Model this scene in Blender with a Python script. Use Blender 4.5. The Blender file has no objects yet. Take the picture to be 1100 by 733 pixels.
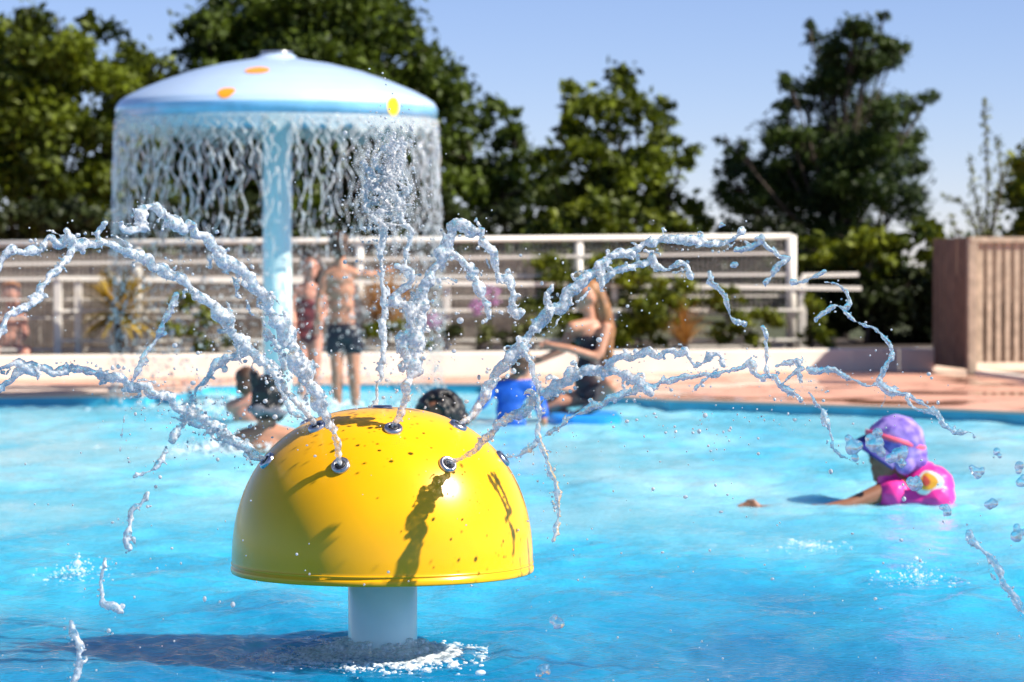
import bpy, bmesh, math, random
import numpy as np
from mathutils import Vector, Matrix, noise

random.seed(7)
rng = np.random.default_rng(11)
scn = bpy.context.scene
COL = scn.collection
R = math.radians

# ------------------------------------------------------------------ camera
F = 105.0 / 36.0 * 1100.0
CAMZ = 1.29
PITCH = math.atan(81.5 / F)
cp, sp = math.cos(PITCH), math.sin(PITCH)

def W(px, py, d):
    """point at distance d along world Y that is seen at (px, py) of the photograph"""
    u, v = (px - 550.0) / F, (366.5 - py) / F
    dx, dy, dz = u, cp + v * sp, -sp + v * cp
    s = d / dy
    return Vector((dx * s, d, CAMZ + dz * s))

cam_d = bpy.data.cameras.new('camera')
cam = bpy.data.objects.new('camera', cam_d)
COL.objects.link(cam)
cam.location = (0, 0, CAMZ)
cam.rotation_euler = (R(90) - PITCH, 0, 0)
cam_d.lens = 105
cam_d.sensor_width = 36
cam_d.sensor_fit = 'HORIZONTAL'
cam_d.clip_start = 0.1
cam_d.clip_end = 6000
cam_d.dof.use_dof = True
cam_d.dof.focus_distance = 9.45
cam_d.dof.aperture_fstop = 4.2
cam_d.dof.aperture_blades = 9
scn.camera = cam

# ------------------------------------------------------------------ light
SUN = Vector((0.69, -0.23, 0.65)).normalized()
elev = math.asin(SUN.z)
az = math.atan2(SUN.x, SUN.y)
sl = bpy.data.lights.new('sun', 'SUN')
sl.energy = 5.0
sl.angle = R(0.5)
sl.color = (1.0, 0.93, 0.82)
so = bpy.data.objects.new('sun', sl)
COL.objects.link(so)
so.rotation_euler = SUN.to_track_quat('Z', 'Y').to_euler()
so.location = (20, -20, 30)

world = bpy.data.worlds.new('World')
scn.world = world
world.use_nodes = True
wn, wl = world.node_tree.nodes, world.node_tree.links
bg = wn['Background']
sky = wn.new('ShaderNodeTexSky')
sky.sky_type = 'NISHITA'
sky.sun_disc = False
sky.sun_elevation = elev
sky.sun_rotation = az
sky.altitude = 2500
sky.air_density = 1.0
sky.dust_density = 0.0
sky.ozone_density = 6.0
tint = wn.new('ShaderNodeMix'); tint.data_type = 'RGBA'; tint.blend_type = 'MULTIPLY'
tint.inputs['Factor'].default_value = 1.0
tint.inputs['B'].default_value = (1.0, 0.84, 0.90, 1)
wl.new(sky.outputs[0], tint.inputs['A'])
wl.new(tint.outputs['Result'], bg.inputs[0])
bg.inputs[1].default_value = 0.085

scn.view_settings.view_transform = 'Standard'
scn.view_settings.look = 'None'
scn.view_settings.exposure = 0.85
scn.view_settings.gamma = 1.0
scn.render.engine = 'CYCLES'
cy = scn.cycles
cy.use_denoising = True
cy.max_bounces = 10
cy.transmission_bounces = 8
cy.transparent_max_bounces = 16
cy.glossy_bounces = 4
cy.diffuse_bounces = 3
cy.caustics_reflective = False
cy.caustics_refractive = False
cy.sample_clamp_indirect = 6.0

# ------------------------------------------------------------------ materials
def new_mat(name):
    m = bpy.data.materials.new(name)
    m.use_nodes = True
    return m, m.node_tree.nodes, m.node_tree.links, m.node_tree.nodes['Principled BSDF']

def simple(name, col, rough=0.5, var=0.0, vscale=8.0, bump=0.0, bscale=60.0, spec=0.5, sss=0.0, coat=0.0, col2=None, metal=0.0):
    m, n, l, b = new_mat(name)
    b.inputs['Base Color'].default_value = (*col, 1)
    b.inputs['Roughness'].default_value = rough
    b.inputs['Specular IOR Level'].default_value = spec
    b.inputs['Metallic'].default_value = metal
    if coat:
        b.inputs['Coat Weight'].default_value = coat
        b.inputs['Coat Roughness'].default_value = 0.05
    if sss:
        b.inputs['Subsurface Weight'].default_value = sss
        b.inputs['Subsurface Radius'].default_value = (0.02, 0.008, 0.005)
    tc = n.new('ShaderNodeTexCoord')
    if var or col2:
        t = n.new('ShaderNodeTexNoise')
        t.inputs['Scale'].default_value = vscale
        t.inputs['Detail'].default_value = 5
        l.new(tc.outputs['Object'], t.inputs['Vector'])
        r = n.new('ShaderNodeValToRGB')
        r.color_ramp.elements[0].position = 0.35
        r.color_ramp.elements[1].position = 0.68
        c2 = col2 if col2 else tuple(min(1, c * (1 + var)) for c in col)
        c1 = col if col2 else tuple(c * (1 - var) for c in col)
        r.color_ramp.elements[0].color = (*c1, 1)
        r.color_ramp.elements[1].color = (*c2, 1)
        l.new(t.outputs['Fac'], r.inputs['Fac'])
        l.new(r.outputs['Color'], b.inputs['Base Color'])
    if bump:
        t2 = n.new('ShaderNodeTexNoise')
        t2.inputs['Scale'].default_value = bscale
        t2.inputs['Detail'].default_value = 4
        l.new(tc.outputs['Object'], t2.inputs['Vector'])
        bp = n.new('ShaderNodeBump')
        bp.inputs['Strength'].default_value = bump
        bp.inputs['Distance'].default_value = 0.01
        l.new(t2.outputs['Fac'], bp.inputs['Height'])
        l.new(bp.outputs['Normal'], b.inputs['Normal'])
    return m

M = {}
M['yellow'] = simple('yellow_gelcoat', (0.97, 0.455, 0.0), 0.25, var=0.05, vscale=4, spec=0.4, coat=0.12, bump=0.015, bscale=30)
M['steel'] = simple('stainless_steel', (0.55, 0.55, 0.58), 0.28, metal=1.0)
M['rubber'] = simple('black_rubber', (0.02, 0.02, 0.025), 0.5)
M['column'] = simple('mint_white_column', (0.74, 0.92, 0.90), 0.28, var=0.05, vscale=5, coat=0.3)
M['canopy'] = simple('pale_blue_gelcoat', (0.46, 0.60, 0.80), 0.25, var=0.04, vscale=3, coat=0.25, bump=0.02, bscale=18)
M['canopy_band'] = simple('blue_gelcoat_band', (0.20, 0.45, 0.68), 0.2, var=0.12, vscale=6, coat=0.6)
M['spot_orange'] = simple('orange_spot', (0.9, 0.33, 0.02), 0.3)
M['spot_yellow'] = simple('yellow_spot', (0.95, 0.62, 0.01), 0.3)
M['white_metal'] = simple('white_painted_metal', (0.74, 0.70, 0.63), 0.45, var=0.05)
M['wire'] = simple('grey_wire', (0.60, 0.56, 0.51), 0.5)
M['wall'] = simple('cream_render', (0.80, 0.72, 0.62), 0.8, var=0.08, vscale=3, bump=0.2, bscale=40)
M['soil'] = simple('soil', (0.07, 0.05, 0.035), 0.95, var=0.3, bump=0.5, bscale=20)
M['edge'] = simple('blue_pool_liner', (0.05, 0.40, 0.56), 0.35, var=0.15, vscale=5)
M['wood_pale'] = simple('weathered_pale_timber', (0.47, 0.38, 0.28), 0.75, var=0.22, vscale=9, bump=0.2)
M['wood_shaded'] = simple('shaded_brown_timber', (0.17, 0.10, 0.07), 0.7, var=0.2, vscale=7, bump=0.2)  # timber colour darkened to paint in the shade of the sun-averted side panel
M['bark'] = simple('bark', (0.055, 0.04, 0.03), 0.9, var=0.3, bump=0.6, bscale=30)
M['screen'] = simple('brushwood_screen', (0.17, 0.135, 0.105), 0.9, var=0.25, vscale=14, bump=0.5, bscale=60)
M['skin'] = simple('skin_light', (0.50, 0.23, 0.14), 0.45, var=0.06, vscale=10, sss=0.15)
M['skin_pink'] = simple('skin_pink', (0.60, 0.27, 0.19), 0.45, var=0.06, vscale=10, sss=0.15)
M['skin_tan'] = simple('skin_tan', (0.24, 0.10, 0.055), 0.45, var=0.06, vscale=10, sss=0.1)
M['hair_black'] = simple('black_hair', (0.012, 0.010, 0.010), 0.35, bump=0.6, bscale=90)
M['hair_brown'] = simple('brown_hair', (0.075, 0.035, 0.018), 0.4, var=0.3, vscale=25, bump=0.6, bscale=90)
M['hair_long'] = simple('light_brown_hair', (0.30, 0.13, 0.05), 0.4, var=0.4, vscale=20, bump=0.5, bscale=80)
M['trunks'] = simple('black_swim_trunks', (0.012, 0.013, 0.022), 0.4, bump=0.3, bscale=40)
M['suit_dark'] = simple('dark_swimsuit', (0.03, 0.018, 0.022), 0.45, bump=0.2)
M['suit_red'] = simple('dark_red_swimsuit', (0.16, 0.03, 0.035), 0.5)
M['shirt'] = simple('blue_swim_shirt', (0.012, 0.10, 0.50), 0.4, var=0.15, bump=0.5, bscale=18)
M['board'] = simple('blue_foam_board', (0.015, 0.26, 0.72), 0.4)
M['hat'] = simple('mottled_lilac_fabric', (0.11, 0.06, 0.36), 0.75, col2=(0.40, 0.28, 0.66), vscale=16, bump=0.3, bscale=50)
M['hat_brim'] = simple('navy_brim', (0.02, 0.022, 0.20), 0.6)
M['hat_band'] = simple('coral_band', (0.85, 0.10, 0.16), 0.6)
M['pink'] = simple('pink_float_jacket', (0.83, 0.04, 0.30), 0.35, var=0.12, vscale=7, bump=0.3, bscale=16)
M['white_patch'] = simple('white_print', (0.8, 0.76, 0.72), 0.5)
M['orange_patch'] = simple('orange_print', (0.9, 0.36, 0.02), 0.5)
M['red_patch'] = simple('red_print', (0.6, 0.05, 0.03), 0.5)
M['goggle'] = simple('grey_goggle', (0.16, 0.16, 0.18), 0.25)
M['eye'] = simple('eye_dark', (0.02, 0.015, 0.012), 0.2)
M['lip'] = simple('lip', (0.45, 0.14, 0.11), 0.45)

def leaf_mat(name, dark, light, trans=0.25):
    m, n, l, b = new_mat(name)
    b.inputs['Roughness'].default_value = 0.5
    b.inputs['Specular IOR Level'].default_value = 0.3
    a = n.new('ShaderNodeAttribute'); a.attribute_name = 'tint'
    r = n.new('ShaderNodeValToRGB')
    r.color_ramp.elements[0].color = (*dark, 1)
    r.color_ramp.elements[1].color = (*light, 1)
    l.new(a.outputs['Fac'], r.inputs['Fac'])
    l.new(r.outputs['Color'], b.inputs['Base Color'])
    tr = n.new('ShaderNodeBsdfTranslucent')
    l.new(r.outputs['Color'], tr.inputs['Color'])
    mx = n.new('ShaderNodeMixShader'); mx.inputs[0].default_value = trans
    out = n['Material Output']
    l.new(b.outputs[0], mx.inputs[1]); l.new(tr.outputs[0], mx.inputs[2])
    l.new(mx.outputs[0], out.inputs['Surface'])
    return m

M['leaf_olive'] = leaf_mat('leaves_olive', (0.016, 0.030, 0.004), (0.20, 0.25, 0.012))
M['leaf_green'] = leaf_mat('leaves_green', (0.012, 0.026, 0.004), (0.125, 0.18, 0.012))
M['leaf_pine'] = leaf_mat('leaves_dark', (0.007, 0.020, 0.006), (0.085, 0.135, 0.016))
M['leaf_bush'] = leaf_mat('leaves_bush', (0.03, 0.055, 0.004), (0.24, 0.27, 0.012))
M['leaf_hedge'] = leaf_mat('leaves_hedge', (0.010, 0.016, 0.004), (0.045, 0.065, 0.012))
M['leaf_cord'] = leaf_mat('leaves_cordyline', (0.10, 0.09, 0.012), (0.55, 0.36, 0.035))
M['leaf_dry'] = leaf_mat('leaves_dry', (0.28, 0.12, 0.02), (0.62, 0.34, 0.10))
M['leaf_sap'] = leaf_mat('leaves_sapling', (0.05, 0.075, 0.02), (0.25, 0.26, 0.07))
M['petal'] = leaf_mat('petals_lilac', (0.42, 0.16, 0.42), (0.75, 0.42, 0.70))

# terracotta deck with wet, mirror-like patches
m, n, l, b = new_mat('terracotta_deck')
tc = n.new('ShaderNodeTexCoord')
t = n.new('ShaderNodeTexNoise'); t.inputs['Scale'].default_value = 1.1; t.inputs['Detail'].default_value = 5
l.new(tc.outputs['Object'], t.inputs['Vector'])
wet = n.new('ShaderNodeValToRGB')
wet.color_ramp.elements[0].position = 0.44; wet.color_ramp.elements[0].color = (0.0, 0.0, 0.0, 1)
wet.color_ramp.elements[1].position = 0.53; wet.color_ramp.elements[1].color = (1, 1, 1, 1)
l.new(t.outputs['Fac'], wet.inputs['Fac'])
br = n.new('ShaderNodeTexBrick')
br.inputs['Scale'].default_value = 1.0
br.inputs['Brick Width'].default_value = 1.2; br.inputs['Row Height'].default_value = 0.6
br.inputs['Mortar Size'].default_value = 0.006; br.offset = 0.5
br.inputs['Color1'].default_value = (0.66, 0.335, 0.225, 1)
br.inputs['Color2'].default_value = (0.70, 0.37, 0.255, 1)
br.inputs['Mortar'].default_value = (0.42, 0.22, 0.16, 1)
l.new(tc.outputs['Object'], br.inputs['Vector'])
drk = n.new('ShaderNodeMix'); drk.data_type = 'RGBA'; drk.blend_type = 'MULTIPLY'
drk.inputs['B'].default_value = (1, 1, 1, 1)
wc = n.new('ShaderNodeMix'); wc.data_type = 'RGBA'
wc.inputs['A'].default_value = (0.62, 0.55, 0.5, 1); wc.inputs['B'].default_value = (1, 1, 1, 1)
l.new(wet.outputs['Color'], wc.inputs['Factor'])
drk.inputs['Factor'].default_value = 1.0
l.new(br.outputs['Color'], drk.inputs['A']); l.new(wc.outputs['Result'], drk.inputs['B'])
l.new(drk.outputs['Result'], b.inputs['Base Color'])
rr = n.new('ShaderNodeMapRange'); rr.inputs['To Min'].default_value = 0.04; rr.inputs['To Max'].default_value = 0.55
l.new(wet.outputs['Color'], rr.inputs['Value']); l.new(rr.outputs['Result'], b.inputs['Roughness'])
M['deck'] = m

# lawn / terrain
M['ground'] = simple('dry_grass_ground', (0.06, 0.07, 0.02), 0.95, var=0.35, vscale=0.4, bump=0.4, bscale=4)

# pool water (turquoise body, ripples are real geometry plus a fine bump)
m, n, l, b = new_mat('pool_water')
tc = n.new('ShaderNodeTexCoord')
mp = n.new('ShaderNodeMapping'); mp.inputs['Scale'].default_value = (0.8, 0.32, 1)
l.new(tc.outputs['Object'], mp.inputs['Vector'])
t = n.new('ShaderNodeTexNoise'); t.inputs['Scale'].default_value = 1.0; t.inputs['Detail'].default_value = 6; t.inputs['Roughness'].default_value = 0.62
l.new(mp.outputs['Vector'], t.inputs['Vector'])
sx = n.new('ShaderNodeSeparateXYZ'); l.new(tc.outputs['Object'], sx.inputs[0])
dep = n.new('ShaderNodeMapRange')           # deep near the camera, shallow further in
dep.inputs['From Min'].default_value = 9.0; dep.inputs['From Max'].default_value = 15.5
dep.inputs['To Min'].default_value = -0.42; dep.inputs['To Max'].default_value = 0.16
l.new(sx.outputs['Y'], dep.inputs['Value'])
ad = n.new('ShaderNodeMath'); ad.operation = 'ADD'
l.new(t.outputs['Fac'], ad.inputs[0]); l.new(dep.outputs['Result'], ad.inputs[1])
r = n.new('ShaderNodeValToRGB')
e = r.color_ramp.elements
e[0].position = 0.10; e[0].color = (0.002, 0.20, 0.43, 1)
e[1].position = 0.78; e[1].color = (0.38, 0.76, 0.87, 1)
k = e.new(0.42); k.color = (0.04, 0.48, 0.72, 1)
k = e.new(0.60); k.color = (0.17, 0.64, 0.82, 1)
l.new(ad.outputs[0], r.inputs['Fac'])
l.new(r.outputs['Color'], b.inputs['Base Color'])
b.inputs['Roughness'].default_value = 0.07
b.inputs['IOR'].default_value = 1.333
b.subsurface_method = 'BURLEY'
b.inputs['Subsurface Weight'].default_value = 0.5
b.inputs['Specular IOR Level'].default_value = 0.36
b.inputs['Subsurface Radius'].default_value = (0.25, 0.6, 0.8)
b.inputs['Subsurface Scale'].default_value = 1.0
t2 = n.new('ShaderNodeTexNoise'); t2.inputs['Scale'].default_value = 34; t2.inputs['Detail'].default_value = 4
l.new(tc.outputs['Object'], t2.inputs['Vector'])
bp = n.new('ShaderNodeBump'); bp.inputs['Strength'].default_value = 0.55; bp.inputs['Distance'].default_value = 0.014
l.new(t2.outputs['Fac'], bp.inputs['Height']); l.new(bp.outputs['Normal'], b.inputs['Normal'])
tpw = n.new('ShaderNodeBsdfTransparent'); tpw.inputs['Color'].default_value = (0.50, 0.88, 0.97, 1)
frw = n.new('ShaderNodeFresnel'); frw.inputs['IOR'].default_value = 1.333
l.new(bp.outputs['Normal'], frw.inputs['Normal'])
kf = n.new('ShaderNodeMapRange'); kf.inputs['To Min'].default_value = 0.30; kf.inputs['To Max'].default_value = 0.0
kf.inputs['From Max'].default_value = 0.6
l.new(frw.outputs[0], kf.inputs['Value'])
mxw = n.new('ShaderNodeMixShader')
l.new(kf.outputs['Result'], mxw.inputs[0]); l.new(b.outputs[0], mxw.inputs[1]); l.new(tpw.outputs[0], mxw.inputs[2])
l.new(mxw.outputs[0], n['Material Output'].inputs['Surface'])
M['water'] = m
M['floor'] = simple('pale_blue_pool_floor', (0.42, 0.80, 0.90), 0.6, var=0.06, vscale=1.5)

def air_water(name, clear, tint=(0.95, 0.97, 1.0), bump=0.25, bscale=90, contrast=0.45, nscale=55, sss=False):
    """moving water: clear glass broken up with white aerated (bubbly) streaks"""
    m, n, l, b = new_mat(name)
    n.remove(b)
    g = n.new('ShaderNodeBsdfGlass'); g.inputs['IOR'].default_value = 1.333; g.inputs['Roughness'].default_value = 0.0
    g.inputs['Color'].default_value = (*[0.5 + 0.5 * c for c in tint], 1)
    d = n.new('ShaderNodeBsdfDiffuse'); d.inputs['Color'].default_value = (*tint, 1)
    tr = n.new('ShaderNodeBsdfTranslucent'); tr.inputs['Color'].default_value = (*tint, 1)
    ss = n.new('ShaderNodeSubsurfaceScattering'); ss.falloff = 'RANDOM_WALK'
    ss.inputs['Color'].default_value = (*tint, 1); ss.inputs['Scale'].default_value = 1.0; ss.inputs['Radius'].default_value = (0.03, 0.03, 0.03)
    w = n.new('ShaderNodeMixShader'); w.inputs[0].default_value = 0.45
    wt = n.new('ShaderNodeMixShader'); wt.inputs[0].default_value = 0.6
    l.new(d.outputs[0], wt.inputs[1]); l.new(tr.outputs[0], wt.inputs[2])
    l.new(wt.outputs[0], w.inputs[1]); l.new((ss if sss else wt).outputs[0], w.inputs[2])
    gl = n.new('ShaderNodeBsdfGlossy'); gl.inputs['Roughness'].default_value = 0.12
    fr = n.new('ShaderNodeFresnel'); fr.inputs['IOR'].default_value = 1.4
    w2 = n.new('ShaderNodeMixShader')
    l.new(fr.outputs[0], w2.inputs[0]); l.new(w.outputs[0], w2.inputs[1]); l.new(gl.outputs[0], w2.inputs[2])
    tc = n.new('ShaderNodeTexCoord')
    t = n.new('ShaderNodeTexNoise'); t.inputs['Scale'].default_value = nscale; t.inputs['Detail'].default_value = 5
    l.new(tc.outputs['Object'], t.inputs['Vector'])
    mr = n.new('ShaderNodeMapRange')
    mr.inputs['From Min'].default_value = 0.36; mr.inputs['From Max'].default_value = 0.64
    mr.inputs['To Min'].default_value = max(0, 1 - clear - contrast); mr.inputs['To Max'].default_value = min(1, 1 - clear + contrast)
    l.new(t.outputs['Fac'], mr.inputs['Value'])
    mx = n.new('ShaderNodeMixShader')
    tp = n.new('ShaderNodeBsdfTransparent'); tp.inputs['Color'].default_value = (0.96, 0.985, 1.0, 1)
    gm = n.new('ShaderNodeMixShader'); gm.inputs[0].default_value = 0.42
    l.new(g.outputs[0], gm.inputs[1]); l.new(tp.outputs[0], gm.inputs[2])
    l.new(mr.outputs['Result'], mx.inputs[0]); l.new(gm.outputs[0], mx.inputs[1]); l.new(w2.outputs[0], mx.inputs[2])
    t2 = n.new('ShaderNodeTexNoise'); t2.inputs['Scale'].default_value = bscale; t2.inputs['Detail'].default_value = 3
    l.new(tc.outputs['Object'], t2.inputs['Vector'])
    bp = n.new('ShaderNodeBump'); bp.inputs['Strength'].default_value = bump; bp.inputs['Distance'].default_value = 0.01
    l.new(t2.outputs['Fac'], bp.inputs['Height'])
    for q in (g, d, gl, fr): l.new(bp.outputs['Normal'], q.inputs['Normal'])
    l.new(mx.outputs[0], n['Material Output'].inputs['Surface'])
    return m
M['jet'] = air_water('jet_water', 0.54, bump=0.35, bscale=110, sss=True)
M['jet_clear'] = air_water('clear_water', 0.72, (0.93, 0.97, 1.0), bump=0.2, contrast=0.3)
M['spray'] = air_water('spray_water', 0.25, (0.97, 0.98, 1.0), bump=0.2, contrast=0.25)
M['foam_white'] = simple('white_bubbles', (0.92, 0.95, 0.96), 0.35, sss=0.4, bump=0.3, bscale=120)
m, n, l, b = new_mat('thin_foam')
b.inputs['Base Color'].default_value = (0.88, 0.94, 0.96, 1); b.inputs['Roughness'].default_value = 0.3
tp = n.new('ShaderNodeBsdfTransparent'); mx = n.new('ShaderNodeMixShader')
tc = n.new('ShaderNodeTexCoord'); t = n.new('ShaderNodeTexNoise'); t.inputs['Scale'].default_value = 60
l.new(tc.outputs['Object'], t.inputs['Vector'])
mr = n.new('ShaderNodeMapRange'); mr.inputs['From Min'].default_value = 0.35; mr.inputs['From Max'].default_value = 0.65; mr.inputs['To Min'].default_value = 0.25; mr.inputs['To Max'].default_value = 0.8
l.new(t.outputs['Fac'], mr.inputs['Value']); l.new(mr.outputs['Result'], mx.inputs[0])
l.new(b.outputs[0], mx.inputs[1]); l.new(tp.outputs[0], mx.inputs[2]); l.new(mx.outputs[0], n['Material Output'].inputs['Surface'])
M['thin_foam'] = m
M['drop'] = air_water('drop_water', 0.88, (0.95, 0.98, 1.0), bump=0.08, contrast=0.12)
M['foam'] = air_water('white_foam', 0.06, (0.97, 0.99, 1.0))
M['curtain'] = air_water('curtain_water', 0.10, (0.97, 0.98, 0.97), bump=0.1, contrast=0.1)

# ------------------------------------------------------------------ object helpers
def mesh_obj(name, verts, faces, mat, parent=None, smooth=True):
    me = bpy.data.meshes.new(name)
    me.from_pydata([tuple(v) for v in verts] if not isinstance(verts, np.ndarray) else verts.tolist(), [], faces if not isinstance(faces, np.ndarray) else faces.tolist())
    me.update()
    if smooth: me.polygons.foreach_set('use_smooth', [True] * len(me.polygons))
    o = bpy.data.objects.new(name, me)
    if mat: me.materials.append(mat)
    COL.objects.link(o)
    if parent: o.parent = parent; o.matrix_parent_inverse = Matrix.Translation(-parent.location)
    return o

def empty(name, loc):
    o = bpy.data.objects.new(name, None)
    o.location = loc; o.empty_display_size = 0.1
    COL.objects.link(o)
    return o

def tag(o, label=None, cat=None, group=None, kind=None):
    if label: o['label'] = label
    if cat: o['category'] = cat
    if group: o['group'] = group
    if kind: o['kind'] = kind
    return o

class MB:
    """collects boxes, beams, tubes"""
    def __init__(s): s.v = []; s.f = []
    def box_axes(s, c, ax, ay, az):
        i = len(s.v)
        for sx in (-1, 1):
            for sy in (-1, 1):
                for sz in (-1, 1): s.v.append(c + ax * sx + ay * sy + az * sz)
        for q in ((0, 1, 3, 2), (4, 6, 7, 5), (0, 4, 5, 1), (2, 3, 7, 6), (0, 2, 6, 4), (1, 5, 7, 3)):
            s.f.append(tuple(i + k for k in q))
    def beam(s, p0, p1, w, h=None, up=Vector((0, 0, 1))):
        h = h or w
        d = (p1 - p0); L = d.length; d.normalize()
        if abs(d.dot(up)) > 0.99: up = Vector((0, 1, 0))
        a = d.cross(up).normalized(); u = a.cross(d)
        s.box_axes((p0 + p1) / 2, d * L / 2, a * w / 2, u * h / 2)
    def tube(s, pts, rad, n=8, cap=True):
        i0 = len(s.v); N = len(pts)
        if not hasattr(rad, '__len__'): rad = [rad] * N
        for k, p in enumerate(pts):
            t = (pts[min(k + 1, N - 1)] - pts[max(k - 1, 0)]).normalized()
            a = t.orthogonal().normalized() if k == 0 else (a - t * a.dot(t)).normalized()
            b_ = t.cross(a)
            for j in range(n):
                an = 2 * math.pi * j / n
                s.v.append(p + (a * math.cos(an) + b_ * math.sin(an)) * rad[k])
        for k in range(N - 1):
            for j in range(n):
                j2 = (j + 1) % n
                s.f.append((i0 + k * n + j, i0 + k * n + j2, i0 + (k + 1) * n + j2, i0 + (k + 1) * n + j))
        if cap:
            s.f.append(tuple(i0 + j for j in reversed(range(n))))
            s.f.append(tuple(i0 + (N - 1) * n + j for j in range(n)))
    def lathe(s, prof, c, n=96):
        i0 = len(s.v)
        for (r_, z) in prof:
            for j in range(n):
                an = 2 * math.pi * j / n
                s.v.append(c + Vector((r_ * math.cos(an), r_ * math.sin(an), z)))
        for k in range(len(prof) - 1):
            for j in range(n):
                j2 = (j + 1) % n
                s.f.append((i0 + k * n + j, i0 + k * n + j2, i0 + (k + 1) * n + j2, i0 + (k + 1) * n + j))
    def build(s, name, mat, parent=None, smooth=False, bevel=0):
        o = mesh_obj(name, s.v, s.f, mat, parent, smooth)
        if bevel:
            md = o.modifiers.new('bevel', 'BEVEL'); md.width = bevel; md.segments = 2; md.limit_method = 'ANGLE'
        return o

# ---- ico sphere template
_b = bmesh.new(); bmesh.ops.create_icosphere(_b, subdivisions=2, radius=1)
ICO2V = np.array([v.co[:] for v in _b.verts]); ICO2F = np.array([[v.index for v in f.verts] for f in _b.faces]); _b.free()
_b = bmesh.new(); bmesh.ops.create_icosphere(_b, subdivisions=1, radius=1)
ICO1V = np.array([v.co[:] for v in _b.verts]); ICO1F = np.array([[v.index for v in f.verts] for f in _b.faces]); _b.free()

def soup(cs, rs, hi=True):
    """cs (n,3), rs (n,) or (n,3) -> verts, faces of ellipsoids"""
    V, Fc = (ICO2V, ICO2F) if hi else (ICO1V, ICO1F)
    cs = np.asarray(cs, float); rs = np.asarray(rs, float)
    if rs.ndim == 1: rs = np.repeat(rs[:, None], 3, 1)
    v = cs[:, None, :] + V[None] * rs[:, None, :]
    f = Fc[None] + (np.arange(len(cs)) * len(V))[:, None, None]
    return v.reshape(-1, 3), f.reshape(-1, 3)

def fuse(name, cs, rs, voxel, mat, parent=None, smooth=3, disp=None):
    """union of ellipsoids melted into one continuous surface"""
    v, f = soup(cs, rs)
    me = bpy.data.meshes.new(name + '_tmp'); me.from_pydata(v.tolist(), [], f.tolist())
    o = bpy.data.objects.new(name + '_tmp', me); COL.objects.link(o)
    md = o.modifiers.new('r', 'REMESH'); md.mode = 'VOXEL'; md.voxel_size = voxel
    if smooth:
        ms = o.modifiers.new('s', 'SMOOTH'); ms.factor = 0.5; ms.iterations = smooth
    for i_, (sc_, st_) in enumerate(disp or ()):
        tx = bpy.data.textures.new('ripple', 'CLOUDS'); tx.noise_scale = sc_; tx.noise_depth = 2
        md = o.modifiers.new('d%d' % i_, 'DISPLACE'); md.texture = tx; md.strength = st_; md.mid_level = 0.5; md.texture_coords = 'LOCAL'
    dg = bpy.context.evaluated_depsgraph_get()
    nm = bpy.data.meshes.new_from_object(o.evaluated_get(dg))
    bpy.data.objects.remove(o); bpy.data.meshes.remove(me)
    nm.name = name
    nm.materials.clear(); nm.materials.append(mat)
    nm.polygons.foreach_set('use_smooth', [True] * len(nm.polygons))
    ob = bpy.data.objects.new(name, nm); COL.objects.link(ob)
    if parent: ob.parent = parent; ob.matrix_parent_inverse = Matrix.Translation(-parent.location)
    return ob

def catmull(P, step):
    """P list of (Vector, radius); returns dense samples about `step` apart"""
    out = []
    n = len(P)
    for i in range(n - 1):
        p0, p1, p2, p3 = P[max(i - 1, 0)], P[i], P[i + 1], P[min(i + 2, n - 1)]
        L = (p2[0] - p1[0]).length
        k = max(1, int(L / step))
        for j in range(k):
            t = j / k
            q = 0.5 * ((2 * p1[0]) + (p2[0] - p0[0]) * t + (2 * p0[0] - 5 * p1[0] + 4 * p2[0] - p3[0]) * t * t + (3 * p1[0] - p0[0] - 3 * p2[0] + p3[0]) * t ** 3)
            out.append((q, p1[1] + (p2[1] - p1[1]) * t))
    out.append(P[-1])
    return out

# ------------------------------------------------------------------ setting: pool, deck, ground
far_px = [(-700, 430), (-300, 428), (0, 426), (150, 424.5), (195, 421), (225, 413.5), (300, 412), (420, 411.5), (520, 412), (590, 417), (650, 425), (720, 429.5), (850, 433.5), (980, 438), (1100, 443), (1300, 455), (1500, 470)]
DZ = 0.09
def on_plane(px, py, z):
    u, v = (px - 550.0) / F, (366.5 - py) / F
    dz = -sp + v * cp; dy = cp + v * sp
    s = (z - CAMZ) / dz
    return Vector((u * s, dy * s, z))
far = [on_plane(px, py, DZ) for px, py in far_px]
far[0].x = -14; far[-1].x = 12; far[-1].y = 20
outline = [Vector((-14, 2, DZ)), Vector((-14, 14, DZ))] + far + [Vector((12, 10, DZ)), Vector((12, 2, DZ)), Vector((0, 2, DZ))]
def outer(p):
    if p.y <= 2.01: return Vector((p.x * 3, -12, p.z))
    if p.x <= -13.9: return Vector((-42, p.y, p.z))
    if p.x >= 11.9: return Vector((36, p.y, p.z))
    return Vector((p.x * 3, 40, p.z))
outl = [outer(p) for p in outline]
# square corners
ring_in, ring_out = [], []
for p, q in zip(outline, outl):
    ring_in.append(p); ring_out.append(q)
v = ring_in + ring_out; N = len(ring_in)
f = [(i, (i + 1) % N, N + (i + 1) % N, N + i) for i in range(N)]
deck = mesh_obj('pool_deck', v, f, M['deck'], smooth=False); tag(deck, kind='structure')
big = []
for q in ring_out:
    d = Vector((q.x, q.y - 14, 0)); d.normalize()
    big.append(Vector((d.x * 4000, 14 + d.y * 4000, -0.0)))
v = [Vector((q.x, q.y, DZ - 0.004)) for q in ring_out] + big
ground = mesh_obj('ground', v, f, M['ground'], smooth=False); tag(ground, kind='structure')
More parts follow.
